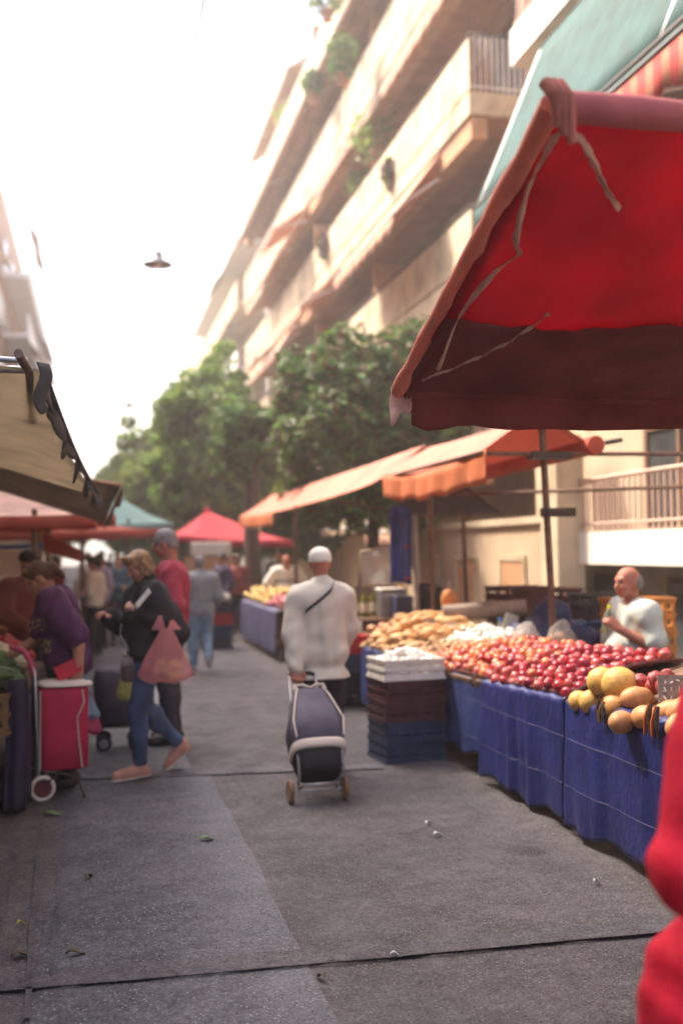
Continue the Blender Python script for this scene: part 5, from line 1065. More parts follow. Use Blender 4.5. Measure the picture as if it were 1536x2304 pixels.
far = [('person with crossed arms in a teal shirt facing the camera far down the street', (.40,19.2), 176, 1.62, TEALS, NAVY, 'short', H_BL, dict(elbL=(-.27,0,1.13), elbR=(.27,0,1.13), wriL=(.06,.19,1.13), wriR=(-.06,.17,1.10)), True),
       ('person in a long cream cardigan at the left stalls, beyond the purple top', (-.02,17.4), 60, 1.60, CREAMS, BLK, 'ponytail', H_DK, dict(wriL=(-.2,.25,1.05)), True),
       ('dark haired shopper in a lilac top by the left stalls', (.08,18.6), 120, 1.66, cloth('top_lilac', (.28,.22,.30)), BLK, 'short', H_DK, {}, False),
       ('vendor in a dark cap behind the purple shirted woman', (-.62,10.2), -150, 1.70, cloth('shirt_rust', (.24,.07,.05)), NAVY, 'cap', CAPD, dict(wriL=(-.15,.35,1.0), wriR=(.15,.35,1.0), elbL=(-.27,.08,1.12), elbR=(.27,.08,1.12)), False),
       ('vendor in a yellow apron half hidden at the left stall', (-.75,12.4), -120, 1.62, cloth('apron_yellow', (.60,.42,.06)), NAVY, 'short', H_GR, {}, True),
       ('shopper in a white shirt in the far left crowd', (-.15,23.5), 20, 1.68, WT2, NAVY, 'short', H_BR, {}, False),
       ('shopper in a red top in the far left crowd', (-.75,21.2), -60, 1.60, REDS, NAVY, 'bob', H_BR, {}, True),
       ('shopper in grey with dark trousers in the far left crowd', (.15,27.0), 190, 1.72, GREYH, BLK, 'short', H_DK, {}, False),
       ('dark dressed shopper near the trunk under the crimson canopy', (2.35,19.9), 110, 1.64, cloth('top_indigo', (.07,.05,.10)), NAVY, 'short', H_DK, {}, False),
       ('shopper in a red patterned top beside the far stall', (2.75,20.8), 150, 1.60, cloth('top_brick', (.30,.06,.05)), NAVY, 'bob', H_BR, {}, True),
       ('vendor in black under the crimson canopy', (3.7,21.4), 170, 1.70, BLK, NAVY, 'short', H_DK, {}, False),
       ('far shopper in blue walking away under the sea green canopy', (.95,30.5), 5, 1.70, cloth('top_blue', (.08,.12,.24)), NAVY, 'short', H_DK, {}, False),
       ('far shopper in beige under the sea green canopy', (.45,33.0), 170, 1.65, CREAMS, NAVY, 'short', H_GR, {}, True),
       ('grey haired stall hand in a lilac shirt behind the oil bottles', (3.95,14.6), 150, 1.62, cloth('top_lilac', (0,0,0)), NAVY, 'short', H_WH, {}, False)]
for (lab, (x, y), yw, h, tm, bm2, hr, hm, J, fe) in far:
    person(lab, (x,y,0), yw, h, J, girth=1.06, hair=hr, hair_m=hm, head=(0,10), fem=fe, skin_m=SK_T if h != 1.62 else SK_F, top=dict(mat=tm, off=.026, so=.012, hem=.82, sleeve=1.9), bottom=dict(mat=bm2, off=.02), shoes=dict(mat=SHOE_D), vox=.014)
# person in scarlet at the right edge, close to the camera
person('person in a scarlet coat cut off by the right edge, nearest the camera', (1.385,1.86,0), -4, 1.63, dict(shoL=(-.185,-.01,1.40), elbL=(-.285,-.07,1.105), wriL=(-.10,.16,1.03), elbR=(.27,-.03,1.12), wriR=(.10,.2,1.02)), girth=.98, hair='short', hair_m=H_BR,
    top=dict(name='coat', mat=REDJ, off=.020, so=.026, hem=.45, skirt=.10, collar=True, wr=.007, extra=[ell((-.19,.02,.68),(.15,.16,.24)), ell((-.08,.0,.6),(.2,.18,.3))]), bottom=dict(mat=NAVY), shoes=dict(mat=SHOE_D), vox=.008)
# ---------------------------------------------------------------- shopping trolleys, bags
BAG_G = M('trolley_fabric_slate', (.085,.075,.105), .75, .2, 8, .25, 120); BAG_R = M('trolley_fabric_red', (.42,.012,.055), .7, .12, 6, .2, 120); PIP = M('piping_beige', (.58,.50,.42), .7, .1)
TYRE_B = M('tyre_brown', (.24,.13,.07), .7, .2, 20); TYRE_W = M('tyre_white', (.62,.55,.48), .6, .1); HUB = M('hub_maroon', (.10,.02,.025), .5, .1); RUB = M('rubber_black', (.02,.018,.02), .6, .1)
def wheel(parent, c, r, w_, axis, tyre, hub, spokes=0):
    c, a = Vector(c), Vector(axis).normalized(); u = a.orthogonal().normalized(); v_ = a.cross(u)
    mb = MB(); mb.tube([c+(u*math.cos(k*math.pi/12)+v_*math.sin(k*math.pi/12))*(r-w_*.5) for k in range(24)], w_*.5, 8, False, True); o = mb.build('wheel', tyre, parent)
    h = MB(); h.tube([c-a*w_*.35, c+a*w_*.35], (r-w_)*1.02, 20); h.build('hub', hub, o); return o
# the jacket man's trolley
W0 = Gz(715,1803); W0 = V(W0.x, W0.y+.0, .075)
tr = thing('shopping_trolley', 'slate blue shopping trolley with a beige band pulled by the man in the pale jacket', 'shopping trolley', (W0.x,W0.y,0))
top_ = Vector(handL)+V(.05,-.02,-.06); a_ = (top_-W0).normalized(); LT = (top_-W0).length; sx_ = V(1,.05,0).normalized(); n_ = sx_.cross(a_).normalized(); n_ = n_ if n_.z > 0 else -n_
q_ = lambda s_, t_, h_: W0+a_*s_+sx_*t_+n_*h_
for t_ in (-.185, .185): wheel(tr, W0+sx_*t_, .078, .030, sx_, TYRE_B, M('hub_tan', (.35,.22,.13), .6))
mb = MB(); mb.tube([W0-sx_*.18, W0+sx_*.18], .008, 8); mb.build('axle', STEEL, tr)
fr_ = MB()
fr_.tube([q_(LT,-.095,.0), q_(.20,-.13,.0), q_(.0,-.13,.02), q_(-.02,-.11,.10), q_(-.02,.11,.10), q_(.0,.13,.02), q_(.20,.13,.0), q_(LT,.095,.0)], .011, 8)
fr_.tube([q_(.04,-.13,.02), q_(.02,-.15,.17), q_(.20,-.15,.20)], .009, 8).tube([q_(.04,.13,.02), q_(.02,.15,.17), q_(.20,.15,.20)], .009, 8); fr_.build('frame', STEEL, tr)
mb = MB(); mb.tube([q_(LT,-.095,0), q_(LT+.02,-.06,0), q_(LT+.02,.06,0), q_(LT,.095,0)], .016, 8); mb.build('handle', RUB, tr)
def bag_rings(rings, mat, name, parent, seg=36, pw=3.5, smooth=True):
    """rings: (centre, half-x vector, half-y vector): superellipse loft"""
    mb = MB(); vv = []; ff = []
    for (c, hx, hy) in rings:
        for k in range(seg):
            th = 2*math.pi*k/seg; cs, sn = math.cos(th), math.sin(th); e = 2/pw
            vv.append(Vector(c)+Vector(hx)*(math.copysign(abs(cs)**e, cs))+Vector(hy)*(math.copysign(abs(sn)**e, sn)))
    for i in range(len(rings)-1):
        for k in range(seg): ff.append((i*seg+k, i*seg+(k+1)%seg, (i+1)*seg+(k+1)%seg, (i+1)*seg+k))
    ff.append(tuple(range(seg-1,-1,-1))); ff.append(tuple(range((len(rings)-1)*seg, len(rings)*seg))); mb.add(vv, ff, smooth); return mb.build(name, mat, parent)
R_ = []
for s_, wd, th, off in ((.05,.135,.085,.09),(.07,.145,.10,.10),(.13,.160,.110,.115),(.185,.175,.118,.125),(.19,.182,.122,.13),(.36,.195,.135,.15),(.50,.170,.115,.135),(.62,.140,.095,.12),(.70,.115,.075,.105),(.735,.095,.055,.09)):
    R_.append((q_(s_,.006*math.sin(s_*30),off), sx_*wd, n_*th))
bg_ = bag_rings(R_[4:], BAG_G, 'bag', tr)
bag_rings(R_[:4], BLK, 'bag_bottom', tr)
bag_rings([(q_(.170,0,.130), sx_*.184, n_*.124),(q_(.178,0,.132), sx_*.188, n_*.128),(q_(.218,0,.138), sx_*.192, n_*.131),(q_(.226,0,.139), sx_*.188, n_*.128)], PIP, 'beige_band', bg_)
for t_ in (-1, 1):
    mb = MB(); mb.tube([q_(.24,t_*.160,.268), q_(.36,t_*.172,.286), q_(.50,t_*.142,.250), q_(.63,t_*.114,.212), q_(.72,t_*.088,.165)], .006, 6); mb.build('piping', PIP, bg_)
mb = MB(); mb.tube([q_(.70,-.112,.165), q_(.745,-.10,.16), q_(.735,-.05,.175), q_(.70,0,.185), q_(.735,.05,.175), q_(.745,.10,.16), q_(.70,.112,.165)], .010, 8); mb.build('drawstring_trim', PIP, bg_)
mb = MB(); mb.sheet(lambda u, v: q_(.70+.09*v,-.085+.17*u,.155-.10*v+.02*math.sin(u*3.14)), 8, 6, .008); mb.build('lid', BAG_G, tr)
# red trolley of the woman at the left stall
C0 = Gz(96,1806); rt_ = thing('shopping_trolley', 'red shopping trolley with beige piping and a big white tyred wheel by the left stall', 'shopping trolley', (C0.x,C0.y,0))
wheel(rt_, (C0.x,C0.y+.02,.088), .088, .030, (.25,-1,0), TYRE_W, HUB); wheel(rt_, (C0.x-.06,C0.y+.36,.088), .088, .030, (.25,-1,0), TYRE_W, HUB)
mb = MB(); mb.tube([(C0.x,C0.y+.02,.088),(C0.x-.06,C0.y+.36,.088)], .008, 8); mb.build('axle', STEEL, rt_)
bx = C0.x+.125; by = C0.y+.16; Z = lambda z: V(bx, by, z); ux = V(1,.12,0).normalized()*.165; uy = V(-.10,1,0).normalized()*.145
rr_ = bag_rings([(Z(.20),ux*.92,uy*.9),(Z(.215),ux,uy),(Z(.45),ux*1.02,uy*1.02),(Z(.66),ux*1.03,uy*1.03),(Z(.73),ux*1.0,uy),(Z(.745),ux*.95,uy*.95)], BAG_R, 'bag', rt_, pw=5)
bag_rings([(Z(.735)+V(.02,0,.02),ux*1.05,uy*1.03),(Z(.745)+V(.02,0,.018),ux*1.10,uy*1.05),(Z(.758)+V(.0,0,.02),ux*1.05,uy*1.0),(Z(.768)+V(0,0,.02),ux*.8,uy*.8)], M('lid_ivory', (.68,.61,.54), .7, .06), 'lid', rt_, pw=4)
for (a1, a2) in ((-.93,-.93),(.72,-1.0),(-.93,.95)):
    mb = MB(); mb.tube([Z(.215)+ux*a1+uy*a2*1.02, Z(.42)+ux*(a1-.15*(a1 > 0))+uy*a2*1.05, Z(.55)+ux*(a1-.2*(a1 > 0))+uy*a2*1.06, Z(.65)+ux*(a1+.08*(a1 > 0))+uy*a2*1.06, Z(.735)+ux*a1+uy*a2*1.03], .005, 6); mb.build('piping', PIP, rr_)
mb = MB(); mb.tube([(C0.x-.02,C0.y+.02,.09), (C0.x-.035,C0.y+.03,.45), (C0.x-.05,C0.y+.05,.86), (C0.x-.10,C0.y+.10,.98), (C0.x-.20,C0.y+.14,1.02)], .011, 8).tube([(C0.x-.06,C0.y+.34,.09), (C0.x-.07,C0.y+.33,.45), (C0.x-.08,C0.y+.31,.86), (C0.x-.12,C0.y+.27,.98), (C0.x-.21,C0.y+.22,1.02)], .011, 8); mb.build('frame', STEEL, rt_)
mb = MB(); mb.tube([(C0.x-.055,C0.y+.055,.84), (C0.x-.085,C0.y+.08,.94), (C0.x-.13,C0.y+.115,1.0), (C0.x-.20,C0.y+.14,1.02), (C0.x-.21,C0.y+.22,1.02)], .020, 8); mb.build('handle', M('grip_magenta', (.40,.05,.12), .5, .1), rt_)
mb = MB(); mb.tube([(C0.x,C0.y+.02,.09), (C0.x+.10,C0.y+.03,.19), (C0.x+.22,C0.y+.03,.15), (C0.x+.27,C0.y+.02,.02)], .010, 8).tube([(C0.x+.27,C0.y+.02,.02),(C0.x+.27,C0.y+.26,.02)], .010, 8); mb.build('prop_foot', IRON, rt_)
# dark four wheeled trolley behind
S0 = Gz(262,1690); sc4 = thing('shopping_trolley', 'black four wheeled shopping trolley standing between the two women', 'shopping trolley', (S0.x,S0.y,0))
for (x, y) in ((-.10,.0),(.16,.0),(-.10,.3),(.16,.3)):
    wheel(sc4, (S0.x+x,S0.y+y,.065), .065, .028, (0,1,0), RUB, M('hub_grey', (.25,.22,.24), .5))
mb = MB(); mb.tube([(S0.x-.10,S0.y,.07),(S0.x-.12,S0.y,.20),(S0.x+.18,S0.y,.20),(S0.x+.16,S0.y,.07)], .010, 7).tube([(S0.x-.10,S0.y+.3,.07),(S0.x-.12,S0.y+.3,.20),(S0.x+.18,S0.y+.3,.20),(S0.x+.16,S0.y+.3,.07)], .010, 7).tube([(S0.x+.2,S0.y+.02,.2),(S0.x+.34,S0.y+.1,.98),(S0.x+.34,S0.y+.2,.98),(S0.x+.2,S0.y+.28,.2)], .011, 7); mb.build('frame', IRON, sc4)
z4 = lambda x, z: V(S0.x+x, S0.y+.15, z)
bag_rings([(z4(.04,.20),V(.15,0,.02),V(0,.14,0)),(z4(.04,.24),V(.20,0,.02),V(0,.17,0)),(z4(.02,.40),V(.20,0,0),V(0,.17,0)),(z4(-.02,.55),V(.17,0,-.02),V(0,.16,0)),(z4(-.05,.64),V(.12,0,-.02),V(0,.12,0)),(z4(-.06,.67),V(.06,0,0),V(0,.07,0))], M('trolley_fabric_black', (.045,.035,.05), .7, .25, 8), 'bag', sc4, pw=3)
def carrier(label, apex1, apex2, cz, half, mat, seed, inner=None, group=None):
    """thin plastic carrier bag hanging from one or two handle points; half=(hx,hy), cz=(top of pouch z, bottom z)"""
    a1, a2 = Vector(apex1), Vector(apex2); rd = random.Random(seed); c = (a1+a2)/2; ztop, zb = cz; H_ = ztop-zb; t = thing('plastic_bag', label, 'plastic bag', (c.x,c.y,zb), group)
    rings = []; n = 13; seg = 40; mb = MB(); vv = []; ff = []
    for i in range(n):
        u = i/(n-1); z = lerp(ztop, zb, u); g = (.20+.86*u/.86) if u < .86 else 1.06*(1-((u-.86)/.14)**2.4*.35); 
        for k in range(seg):
            th = 2*math.pi*k/seg; w_ = 1+.07*math.sin(5*th+seed+u*3)+.05*math.sin(9*th-u*5)+.03*math.sin(17*th+u*8)
            vv.append(c+V(math.cos(th)*half[0]*g*w_, math.sin(th)*half[1]*g*w_, 0)+V(0,0,z-c.z+.012*math.sin(4*th+seed)*(u > .8)))
    for i in range(n-1):
        for k in range(seg): ff.append((i*seg+k, i*seg+(k+1)%seg, (i+1)*seg+(k+1)%seg, (i+1)*seg+k))
    ff.append(tuple(range((n-1)*seg, n*seg))); mb.add(vv, ff, True); mb.build('pouch', mat, t)
    for a, sg in ((a1,-1),(a2,1)):
        h = MB(); b0 = V(c.x+sg*half[0]*.30, c.y, ztop-.01)
        h.sheet(lambda u, v: b0.lerp(a, u)+V((v-.5)*half[0]*.55*(1-u*.75), .012*math.sin(v*9)*(1-u), .0), 8, 6, .002); h.build('handle', mat, t)
    if inner:
        m2, cnt, r = inner; mb = MB()
        for k in range(cnt):
            mb.ball(V(c.x+rd.uniform(-.55,.55)*half[0], c.y+rd.uniform(-.35,.35)*half[1], zb+r*1.2+rd.random()*H_*.25), r*rd.uniform(.8,1.15), 10, 7)
        mb.build('contents', m2, t)
    return t
def film(name, c, al=.6):
    m_ = M(name, c, .35, .1, 9, .4, 40, spec=.5, trans=.35); return m_
wfrom = lambda P, loc, yaw: wl_(A3(P)*.96, loc, yaw)
pk = wfrom((-.25,-.15,1.09), WJ, 104); pbm = bpy.data.materials.new('film_pink'); 
def see_film(name, c, al):
    m_ = M(name, c, .3, .12, 8, .5, 30, spec=.5); nt_ = m_.node_tree; bs = nt_.nodes['Principled BSDF']; tr_ = nt_.nodes.new('ShaderNodeBsdfTransparent'); tl = nt_.nodes.new('ShaderNodeBsdfTranslucent'); tl.inputs[0].default_value = (*c, 1); tr_.inputs[0].default_value = (1,1,1,1)
    m1 = nt_.nodes.new('ShaderNodeMixShader'); m1.inputs[0].default_value = .5; m2 = nt_.nodes.new('ShaderNodeMixShader'); m2.inputs[0].default_value = al
    nt_.links.new(bs.outputs[0], m1.inputs[1]); nt_.links.new(tl.outputs[0], m1.inputs[2]); nt_.links.new(tr_.outputs[0], m2.inputs[1]); nt_.links.new(m1.outputs[0], m2.inputs[2]); nt_.links.new(m2.outputs[0], nt_.nodes['Material Output'].inputs[0]); return m_
FPINK = see_film('film_rose', (.74,.30,.31), .52); FCLEAR = see_film('film_clear', (.75,.74,.70), .38); FBLUE = see_film('film_sky', (.30,.47,.60), .8); FMAG = see_film('film_magenta', (.50,.05,.17), .88); FYEL = see_film('film_lime', (.55,.56,.22), .85)
pc_ = Gy(366,1450,7.50)
carrier('pink plastic bag of vegetables hanging from the forearm of the woman in jeans', (pc_.x-.01,pc_.y+.08,1.20), (pc_.x+.07,pc_.y+.02,1.17), (1.11,.735), (.185,.11), FPINK, 3, (M('veg_yellow', (.58,.42,.14), .5, .2, 10), 16, .030))
hl = wfrom((-.27,-.115,.80), WP, 84)
carrier('pale blue plastic bag hanging from the hand of the woman in the aubergine top', (hl.x+.02,hl.y-.02,.83), (hl.x+.05,hl.y-.02,.82), (.76,.52), (.105,.08), FBLUE, 5, (M('veg_dark', (.10,.09,.16), .5), 7, .04))
carrier('magenta plastic bag hanging below the pale blue one', (hl.x+.07,hl.y+.02,.70), (hl.x+.09,hl.y+.02,.70), (.62,.41), (.085,.07), FMAG, 8)
wal = MB(); wc = Vector((hl.x-.06,hl.y-.03,.86)); wal.obox(wc, V(.075,.0,.035), V(-.004,.008,.0)*1.6, V(-.02,0,.045)); tag(wal.build('purse', M('purse_red', (.50,.02,.05), .4, .1), None, wc), 'red purse clutched in the hand of the woman in the aubergine top', 'purse')
yb = Gy(283,1520,8.35); carrier('lime yellow plastic bag hung on the black four wheeled trolley', (yb.x-.01,yb.y,.88), (yb.x+.02,yb.y,.88), (.80,.52), (.07,.06), FYEL, 11)
# handbag and papers of the woman in jeans
hbm = M('handbag_taupe', (.19,.115,.10), .5, .2, 12, .2, 60); hp_ = Gy(303,1503,7.95)
hg = thing('handbag', 'taupe leather handbag at the hip of the woman in jeans', 'handbag', hp_)
bag_rings([(hp_+V(0,0,-.10),V(.08,0,0),V(0,.045,0)),(hp_+V(0,0,-.085),V(.10,0,0),V(0,.06,0)),(hp_+V(0,0,.0),V(.105,0,0),V(0,.06,0)),(hp_+V(0,0,.085),V(.085,0,0),V(0,.04,0)),(hp_+V(0,0,.10),V(.07,0,0),V(0,.02,0))], hbm, 'bag_body', hg, pw=3)
mb = MB(); mb.sheet(lambda u, v: hp_+V(-.10+.20*u, -.062-.004*math.sin(v*3), .085-.07*v), 6, 4, .004); mb.build('flap', M('handbag_flap', (.36,.26,.25), .4, .15, 12), hg)
sh0 = wfrom((.06,.07,1.44), WJ, 104); sh1 = wfrom((.05,.17,1.25), WJ, 104)
mb = MB(); P_ = [sh0, sh1, sh1.lerp(hp_+V(.0,0,.1), .5)+V(-.06,-.03,0), hp_+V(-.02,0,.09)]
mb.sheet(lambda u, v: P_[min(3,int(u*3+1e-6))].lerp(P_[min(3,int(u*3+1e-6)+1)], u*3-int(u*3+1e-6))+V(0,.0,.022*(v-.5)), 12, 2, .004); mb.build('strap', M('strap_pale', (.55,.48,.45), .6), hg)
pp = Gy(318,1342,7.62); mb = MB(); mb.sheet(lambda u, v: pp+V(-.05+.10*u, -.02*u, -.06+.12*u)+V(.02*v,.0,-.03*v), 6, 4, .003); tag(mb.build('paper_slip', LEAF[2], None, pp), 'white paper slip held up by the woman in jeans', 'paper')
# ---------------------------------------------------------------- bags of potatoes, bottle and card on the tomato table
PTB = M('potato_buff', (.45,.24,.13), .6, .25, 20)
def lump_bag(label, px, py, Y, rx, rz, seed):
    p = Gy(px, py, Y); rd = random.Random(seed); t = thing('clear_bag', label, 'bag', (p.x,p.y,p.z-rz), 'clear bags on the tomato table')
    mb = MB(); mb.ball(p, 1, 26, 18, (rx,rx*.8,rz), lambda d: .06*math.sin(7*d.x+5*d.z+seed)+.05*math.sin(11*d.y+seed*2)+(.35*max(0,d.z-.8)/.2)); mb.build('film', FCLEAR, t)
    mb = MB()
    for k in range(26):
        d = V(rd.gauss(0,1), rd.gauss(0,1), rd.gauss(0,1)).normalized()*rd.uniform(.3,.78); mb.ball(p+V(d.x*rx, d.y*rx*.8, d.z*rz*.85-.02), .034, 10, 7, (1.15,1,.9))
    mb.build('contents', PTB, t)
lump_bag('clear plastic bag of buff potatoes left of the iron pole', 1183,1448,8.05,.135,.13,1)
lump_bag('clear plastic bag of buff potatoes right behind the iron pole', 1262,1445,7.75,.125,.135,2)
lump_bag('smaller clear plastic bag of potatoes right of the iron pole', 1303,1478,7.45,.09,.09,3)
bp_ = Gy(1125,1425,8.6); wb = thing('water_bottle', 'clear water bottle with a blue cap standing behind the garlic heap', 'bottle', bp_)
MB().lathe([(.03,-.11),(.036,-.10),(.036,.05),(.016,.095),(.014,.11)], bp_, 14).build('bottle_body', M('bottle_water', (.70,.76,.78), .08, .03, transm=.75), wb)
MB().lathe([(.017,.11),(.018,.112),(.018,.135),(.016,.137)], bp_, 12).build('bottle_cap', M('cap_blue', (.06,.2,.5), .4), wb)
cd_ = Gy(1148,1400,8.7); mb = MB(); mb.obox(cd_, V(.06,0,-.02), V(0,.005,0), V(.02,0,.07)); tag(mb.build('price_card', CARD, None, cd_), 'cream card standing between the water bottle and the potato bags', 'price sign')
yc = Gy(1060,1438,8.9); tag(MB().lathe([(.022,-.05),(.026,-.045),(.024,.02),(.010,.05),(.008,.07)], yc, 12).build('squeeze_bottle', YEL, None, yc), 'small yellow squeeze bottle behind the garlic heap', 'bottle')
# ---------------------------------------------------------------- behind the tomato table: crates, rolls, tarps
def stackc(cols, x, y, z0, rot, labels, L=.55, W=.4, H=.22, group=None):
    for k, (c, lab) in enumerate(zip(cols, labels)): crate(c, x, y, z0+k*(H+.002), rot+1.5*k, lab, L, W, H, group)
bk = table('low back table carrying maroon crates behind the sweet potatoes', 4.15, 5.0, 9.4, 12.2, .72)
stackc(['brown','brown'], 4.55, 10.1, .754, 4, ['lower maroon crate on the back table left of the iron pole','upper maroon crate on the back table left of the iron pole'], .60, .42, .24)
stackc(['brown','brown'], 4.50, 10.75, .754, -6, ['lower maroon crate farther back on the back table','upper maroon crate farther back on the back table'], .60, .42, .24)
stackc(['black','black'], 4.85, 9.55, .754, 4, ['black crate on the near end of the back table','upper black crate on the near end of the back table'], .40, .42, .22)
rl = Gy(1100,1375,9.35); mb = MB(); mb.tube([rl+V(-.42,.12,-.015), rl+V(0,0,.01), rl+V(.33,-.1,.03)], [.075,.082,.078], 14); tag(mb.build('rolled_tarp', M('tarp_roll_grey', (.30,.24,.20), .8, .2, 8), None, rl), 'grey rolled up tarp lying in front of the maroon crates', 'rolled tarp')
mb = MB(); mb.box((3.75,9.0,0), (4.55,9.7,.72)); tag(mb.build('packing_case', PLANK, None, (4.15,9.3,0)), 'wooden packing case carrying the grey rolled tarp', 'case')
nv = Gy(1235,1385,8.45); organic('navy_tarp', [ell((nv.x-.05,nv.y,.78),(.36,.28,.22)), ell((nv.x+.02,nv.y,1.05),(.16,.16,.16)), ell((nv.x-.22,nv.y-.05,.90),(.2,.2,.12)), ell((nv.x+.25,nv.y,.86),(.2,.2,.16)), cap((nv.x,nv.y,.1),(nv.x,nv.y,.6),.3)], .016, M('tarp_navy', (.022,.032,.10), .55, .3, 8), None, .08, wr=.016, ws=.7, origin=(nv.x,nv.y,0))
tag(COL.objects[-1] if COL.objects[-1].name.startswith('navy') else bpy.data.objects['navy_tarp'], 'crumpled navy tarp bundle heaped behind the potato bags', 'tarp')
stackc(['wood','wood','orange','orange'], 4.62, 8.35, .0, 8, ['brown crate at the foot of the stack right of the iron pole','second brown crate of the stack right of the iron pole','orange crate below the top one right of the iron pole','topmost orange crate of the stack right of the iron pole'], .5, .4, .30, 'stack behind the iron pole')
stackc(['wood','orange'], 4.2, 7.55, .0, -5, ['brown crate on the ground behind the potato bags','low orange crate seen left of the stall keeper\'s elbow'], .5, .38, .36)
bt_ = Gy(1340,1405,7.9); mb = MB(); mb.sheet(lambda u, v: bt_+V(-.14+.28*u,.2*v,.035*math.sin(u*3.1)-.05*v), 10, 5, .01); tag(mb.build('blue_cloth', M('cloth_azure', (.05,.14,.36), .7, .2), None, bt_), 'bright blue cloth scrap over the crate beside the stall keeper', 'cloth')
stackc(['black','brown','black'], 4.75, 6.55, .0, 3, ['black crate on the ground behind the stall keeper','maroon crate behind the stall keeper\'s back','dark crate on top of the pile behind the stall keeper'], .6, .5, .33)
# ---------------------------------------------------------------- oil stall, between the pale jacket and the sweet potatoes
ot = table('trestle table of the oil stall behind the sweet potatoes', 2.95, 4.15, 11.6, 14.6, .86)
oc_ = MB(); oc_.sheet(lambda u, v: (2.93-.01*math.sin(u*40), 11.6+3.0*u, .87-.62*v), 40, 8, .004); tag(oc_.build('dark_cloth', M('cloth_plum', (.07,.03,.035), .85, .25), None, (2.93,13.1,0)), 'plum coloured cloth hanging from the oil stall table', 'cloth')
OIL = M('oil_green', (.17,.15,.02), .12, .15, 5, spec=.6); LABL = M('label_cream', (.70,.64,.46), .7, .1)
for k, (px, py, Y, lab) in enumerate(((800,1355,12.0,'leftmost oil bottle, partly hidden by the pale jacket'),(822,1362,11.9,'second oil bottle from the pale jacket'),(842,1360,12.05,'third oil bottle, left of the steel box'),(858,1352,12.3,'rightmost oil bottle beside the steel box'))):
    p = Gy(px, py, Y); z0 = .862; b = thing('oil_bottle', lab, 'bottle', (p.x,p.y,z0), 'oil bottles on the trestle table')
    MB().lathe([(.05,0),(.055,.01),(.055,.20),(.05,.24),(.018,.29),(.016,.34)], (p.x,p.y,z0), 14).build('bottle_body', OIL, b)
    MB().lathe([(.0565,.06),(.0565,.17)], (p.x,p.y,z0), 14).build('paper_label', LABL, b); MB().lathe([(.019,.335),(.019,.37)], (p.x,p.y,z0), 10).build('bottle_cap', CLIPB, b)
p = Gy(880,1345,11.9); mb = MB(); mb.box((p.x-.16,p.y-.14,.865), (p.x+.16,p.y+.14,1.17), .02); o = tag(mb.build('steel_box', STEEL, None, (p.x,p.y,.865)), 'grey steel box beside the oil bottles', 'box')
mb = MB(); mb.box((p.x-.17,p.y-.15,1.172), (p.x+.17,p.y+.15,1.20), .01); mb.build('lid', WHITE_W, o)
p = Gy(905,1350,11.55); mb = MB(); mb.box((p.x-.10,p.y-.1,.865), (p.x+.10,p.y+.1,1.12), .01); tag(mb.build('cool_box', M('box_navy', (.03,.035,.09), .5, .1), None, (p.x,p.y,.865)), 'navy box in front of the blue hanging banner', 'box')
sgn = thing('plastic_windbreak', 'clear plastic sheet in a pale frame hung above the oil bottles', 'windbreak', Gy(850,1270,12.3)); c_ = sgn.location
mb = MB(); a1, a2, a3, a4 = Gy(812,1242,12.4), Gy(898,1222,12.1), Gy(905,1312,12.1), Gy(815,1318,12.4)
mb.tube([a1,a2,a3,a4], .022, 7, closed=True); mb.build('frame', M('frame_pale', (.52,.42,.33), .6, .15), sgn)
mb = MB(); mb.sheet(lambda u, v: a1.lerp(a2,u).lerp(a4.lerp(a3,u),v)+V(.01*math.sin(v*9),.015*math.sin(u*7+v*4),0), 10, 10, .002); mb.build('film', FCLEAR, sgn)
for q in (a4, a3):
    pole(sgn, (q.x,q.y,.865), q, .014, 'prop')
p = Gy(902,1225,11.3); mb = MB(); mb.sheet(lambda u, v: p+V(-.13+.26*u,.05*math.sin(u*9),.42-.86*v+.02*math.sin(u*5)), 16, 10, .012); bn_ = mb.build('hanging_banner', M('banner_blue', (.035,.06,.30), .7, .3, 5), None, p); tag(bn_, 'blue cloth banner hanging from the crossbar over the oil stall', 'banner')
for dz_ in (-.05,-.40):
    mb = MB(); mb.box((p.x+.02,p.y-.072,p.z+dz_), (p.x+.06,p.y-.058,p.z+dz_+.035)); mb.build('red_peg', CR['red'], bn_)
dp = thing('drain_pipe', 'slim pale pipe standing right of the blue banner', 'pipe', Gz(940,1560)); q0 = Gy(936,1160,11.4); pole(dp, (q0.x,q0.y,.0), (q0.x-.02,q0.y,q0.z), .03, 'pipe', M('pipe_pale', (.45,.42,.42), .5, .15))
p = Gy(965,1345,11.6); tag(MB().lathe([(.12,-.25),(.14,-.22),(.15,.10),(.16,.14),(.10,.17)], p, 18).build('drum', M('drum_black', (.022,.022,.03), .45, .2), None, (p.x,p.y,p.z-.25)), 'black drum standing at the end of the oil stall', 'drum')
p = Gy(1010,1350,9.9); mb = MB(); mb.ball(p, .085, 16, 12, (1,.8,1.3)); la = mb.build('orange_lantern', M('lantern_orange', (.62,.24,.08), .6, .25, 9), None, p); tag(la, 'small orange bag hanging on the thin brown pole', 'bag')
mb = MB(); mb.tube([p+V(0,0,.1), p+V(0,0,.19)], .008, 6); mb.build('loop', PIP, la)
for k in range(14):
    p = V(3.0+.11*(k%7), 11.35+.16*(k//7), .905); 
mb = MB(); mb.box((2.86,10.75,.0), (2.90,11.5,.7))
stackc(['wood'], 3.35, 11.3, .0, 2, ['open wooden crate of onions before the oil stall table'], .8, .5, .72)
on = fruit('onion', M('onion_brown', (.40,.18,.08), .45, .25, 14), .045, lambda d: .3*max(0,d.z-.85)/.15, (1,1,.9))
copies(on, heap_spots(3.0, 3.7, 11.1, 11.5, .09, lambda x, y: .70, 31, .05), 'brown onion heaped in the crate before the oil stall', 'onion', 'onions by the oil stall', seed=12)
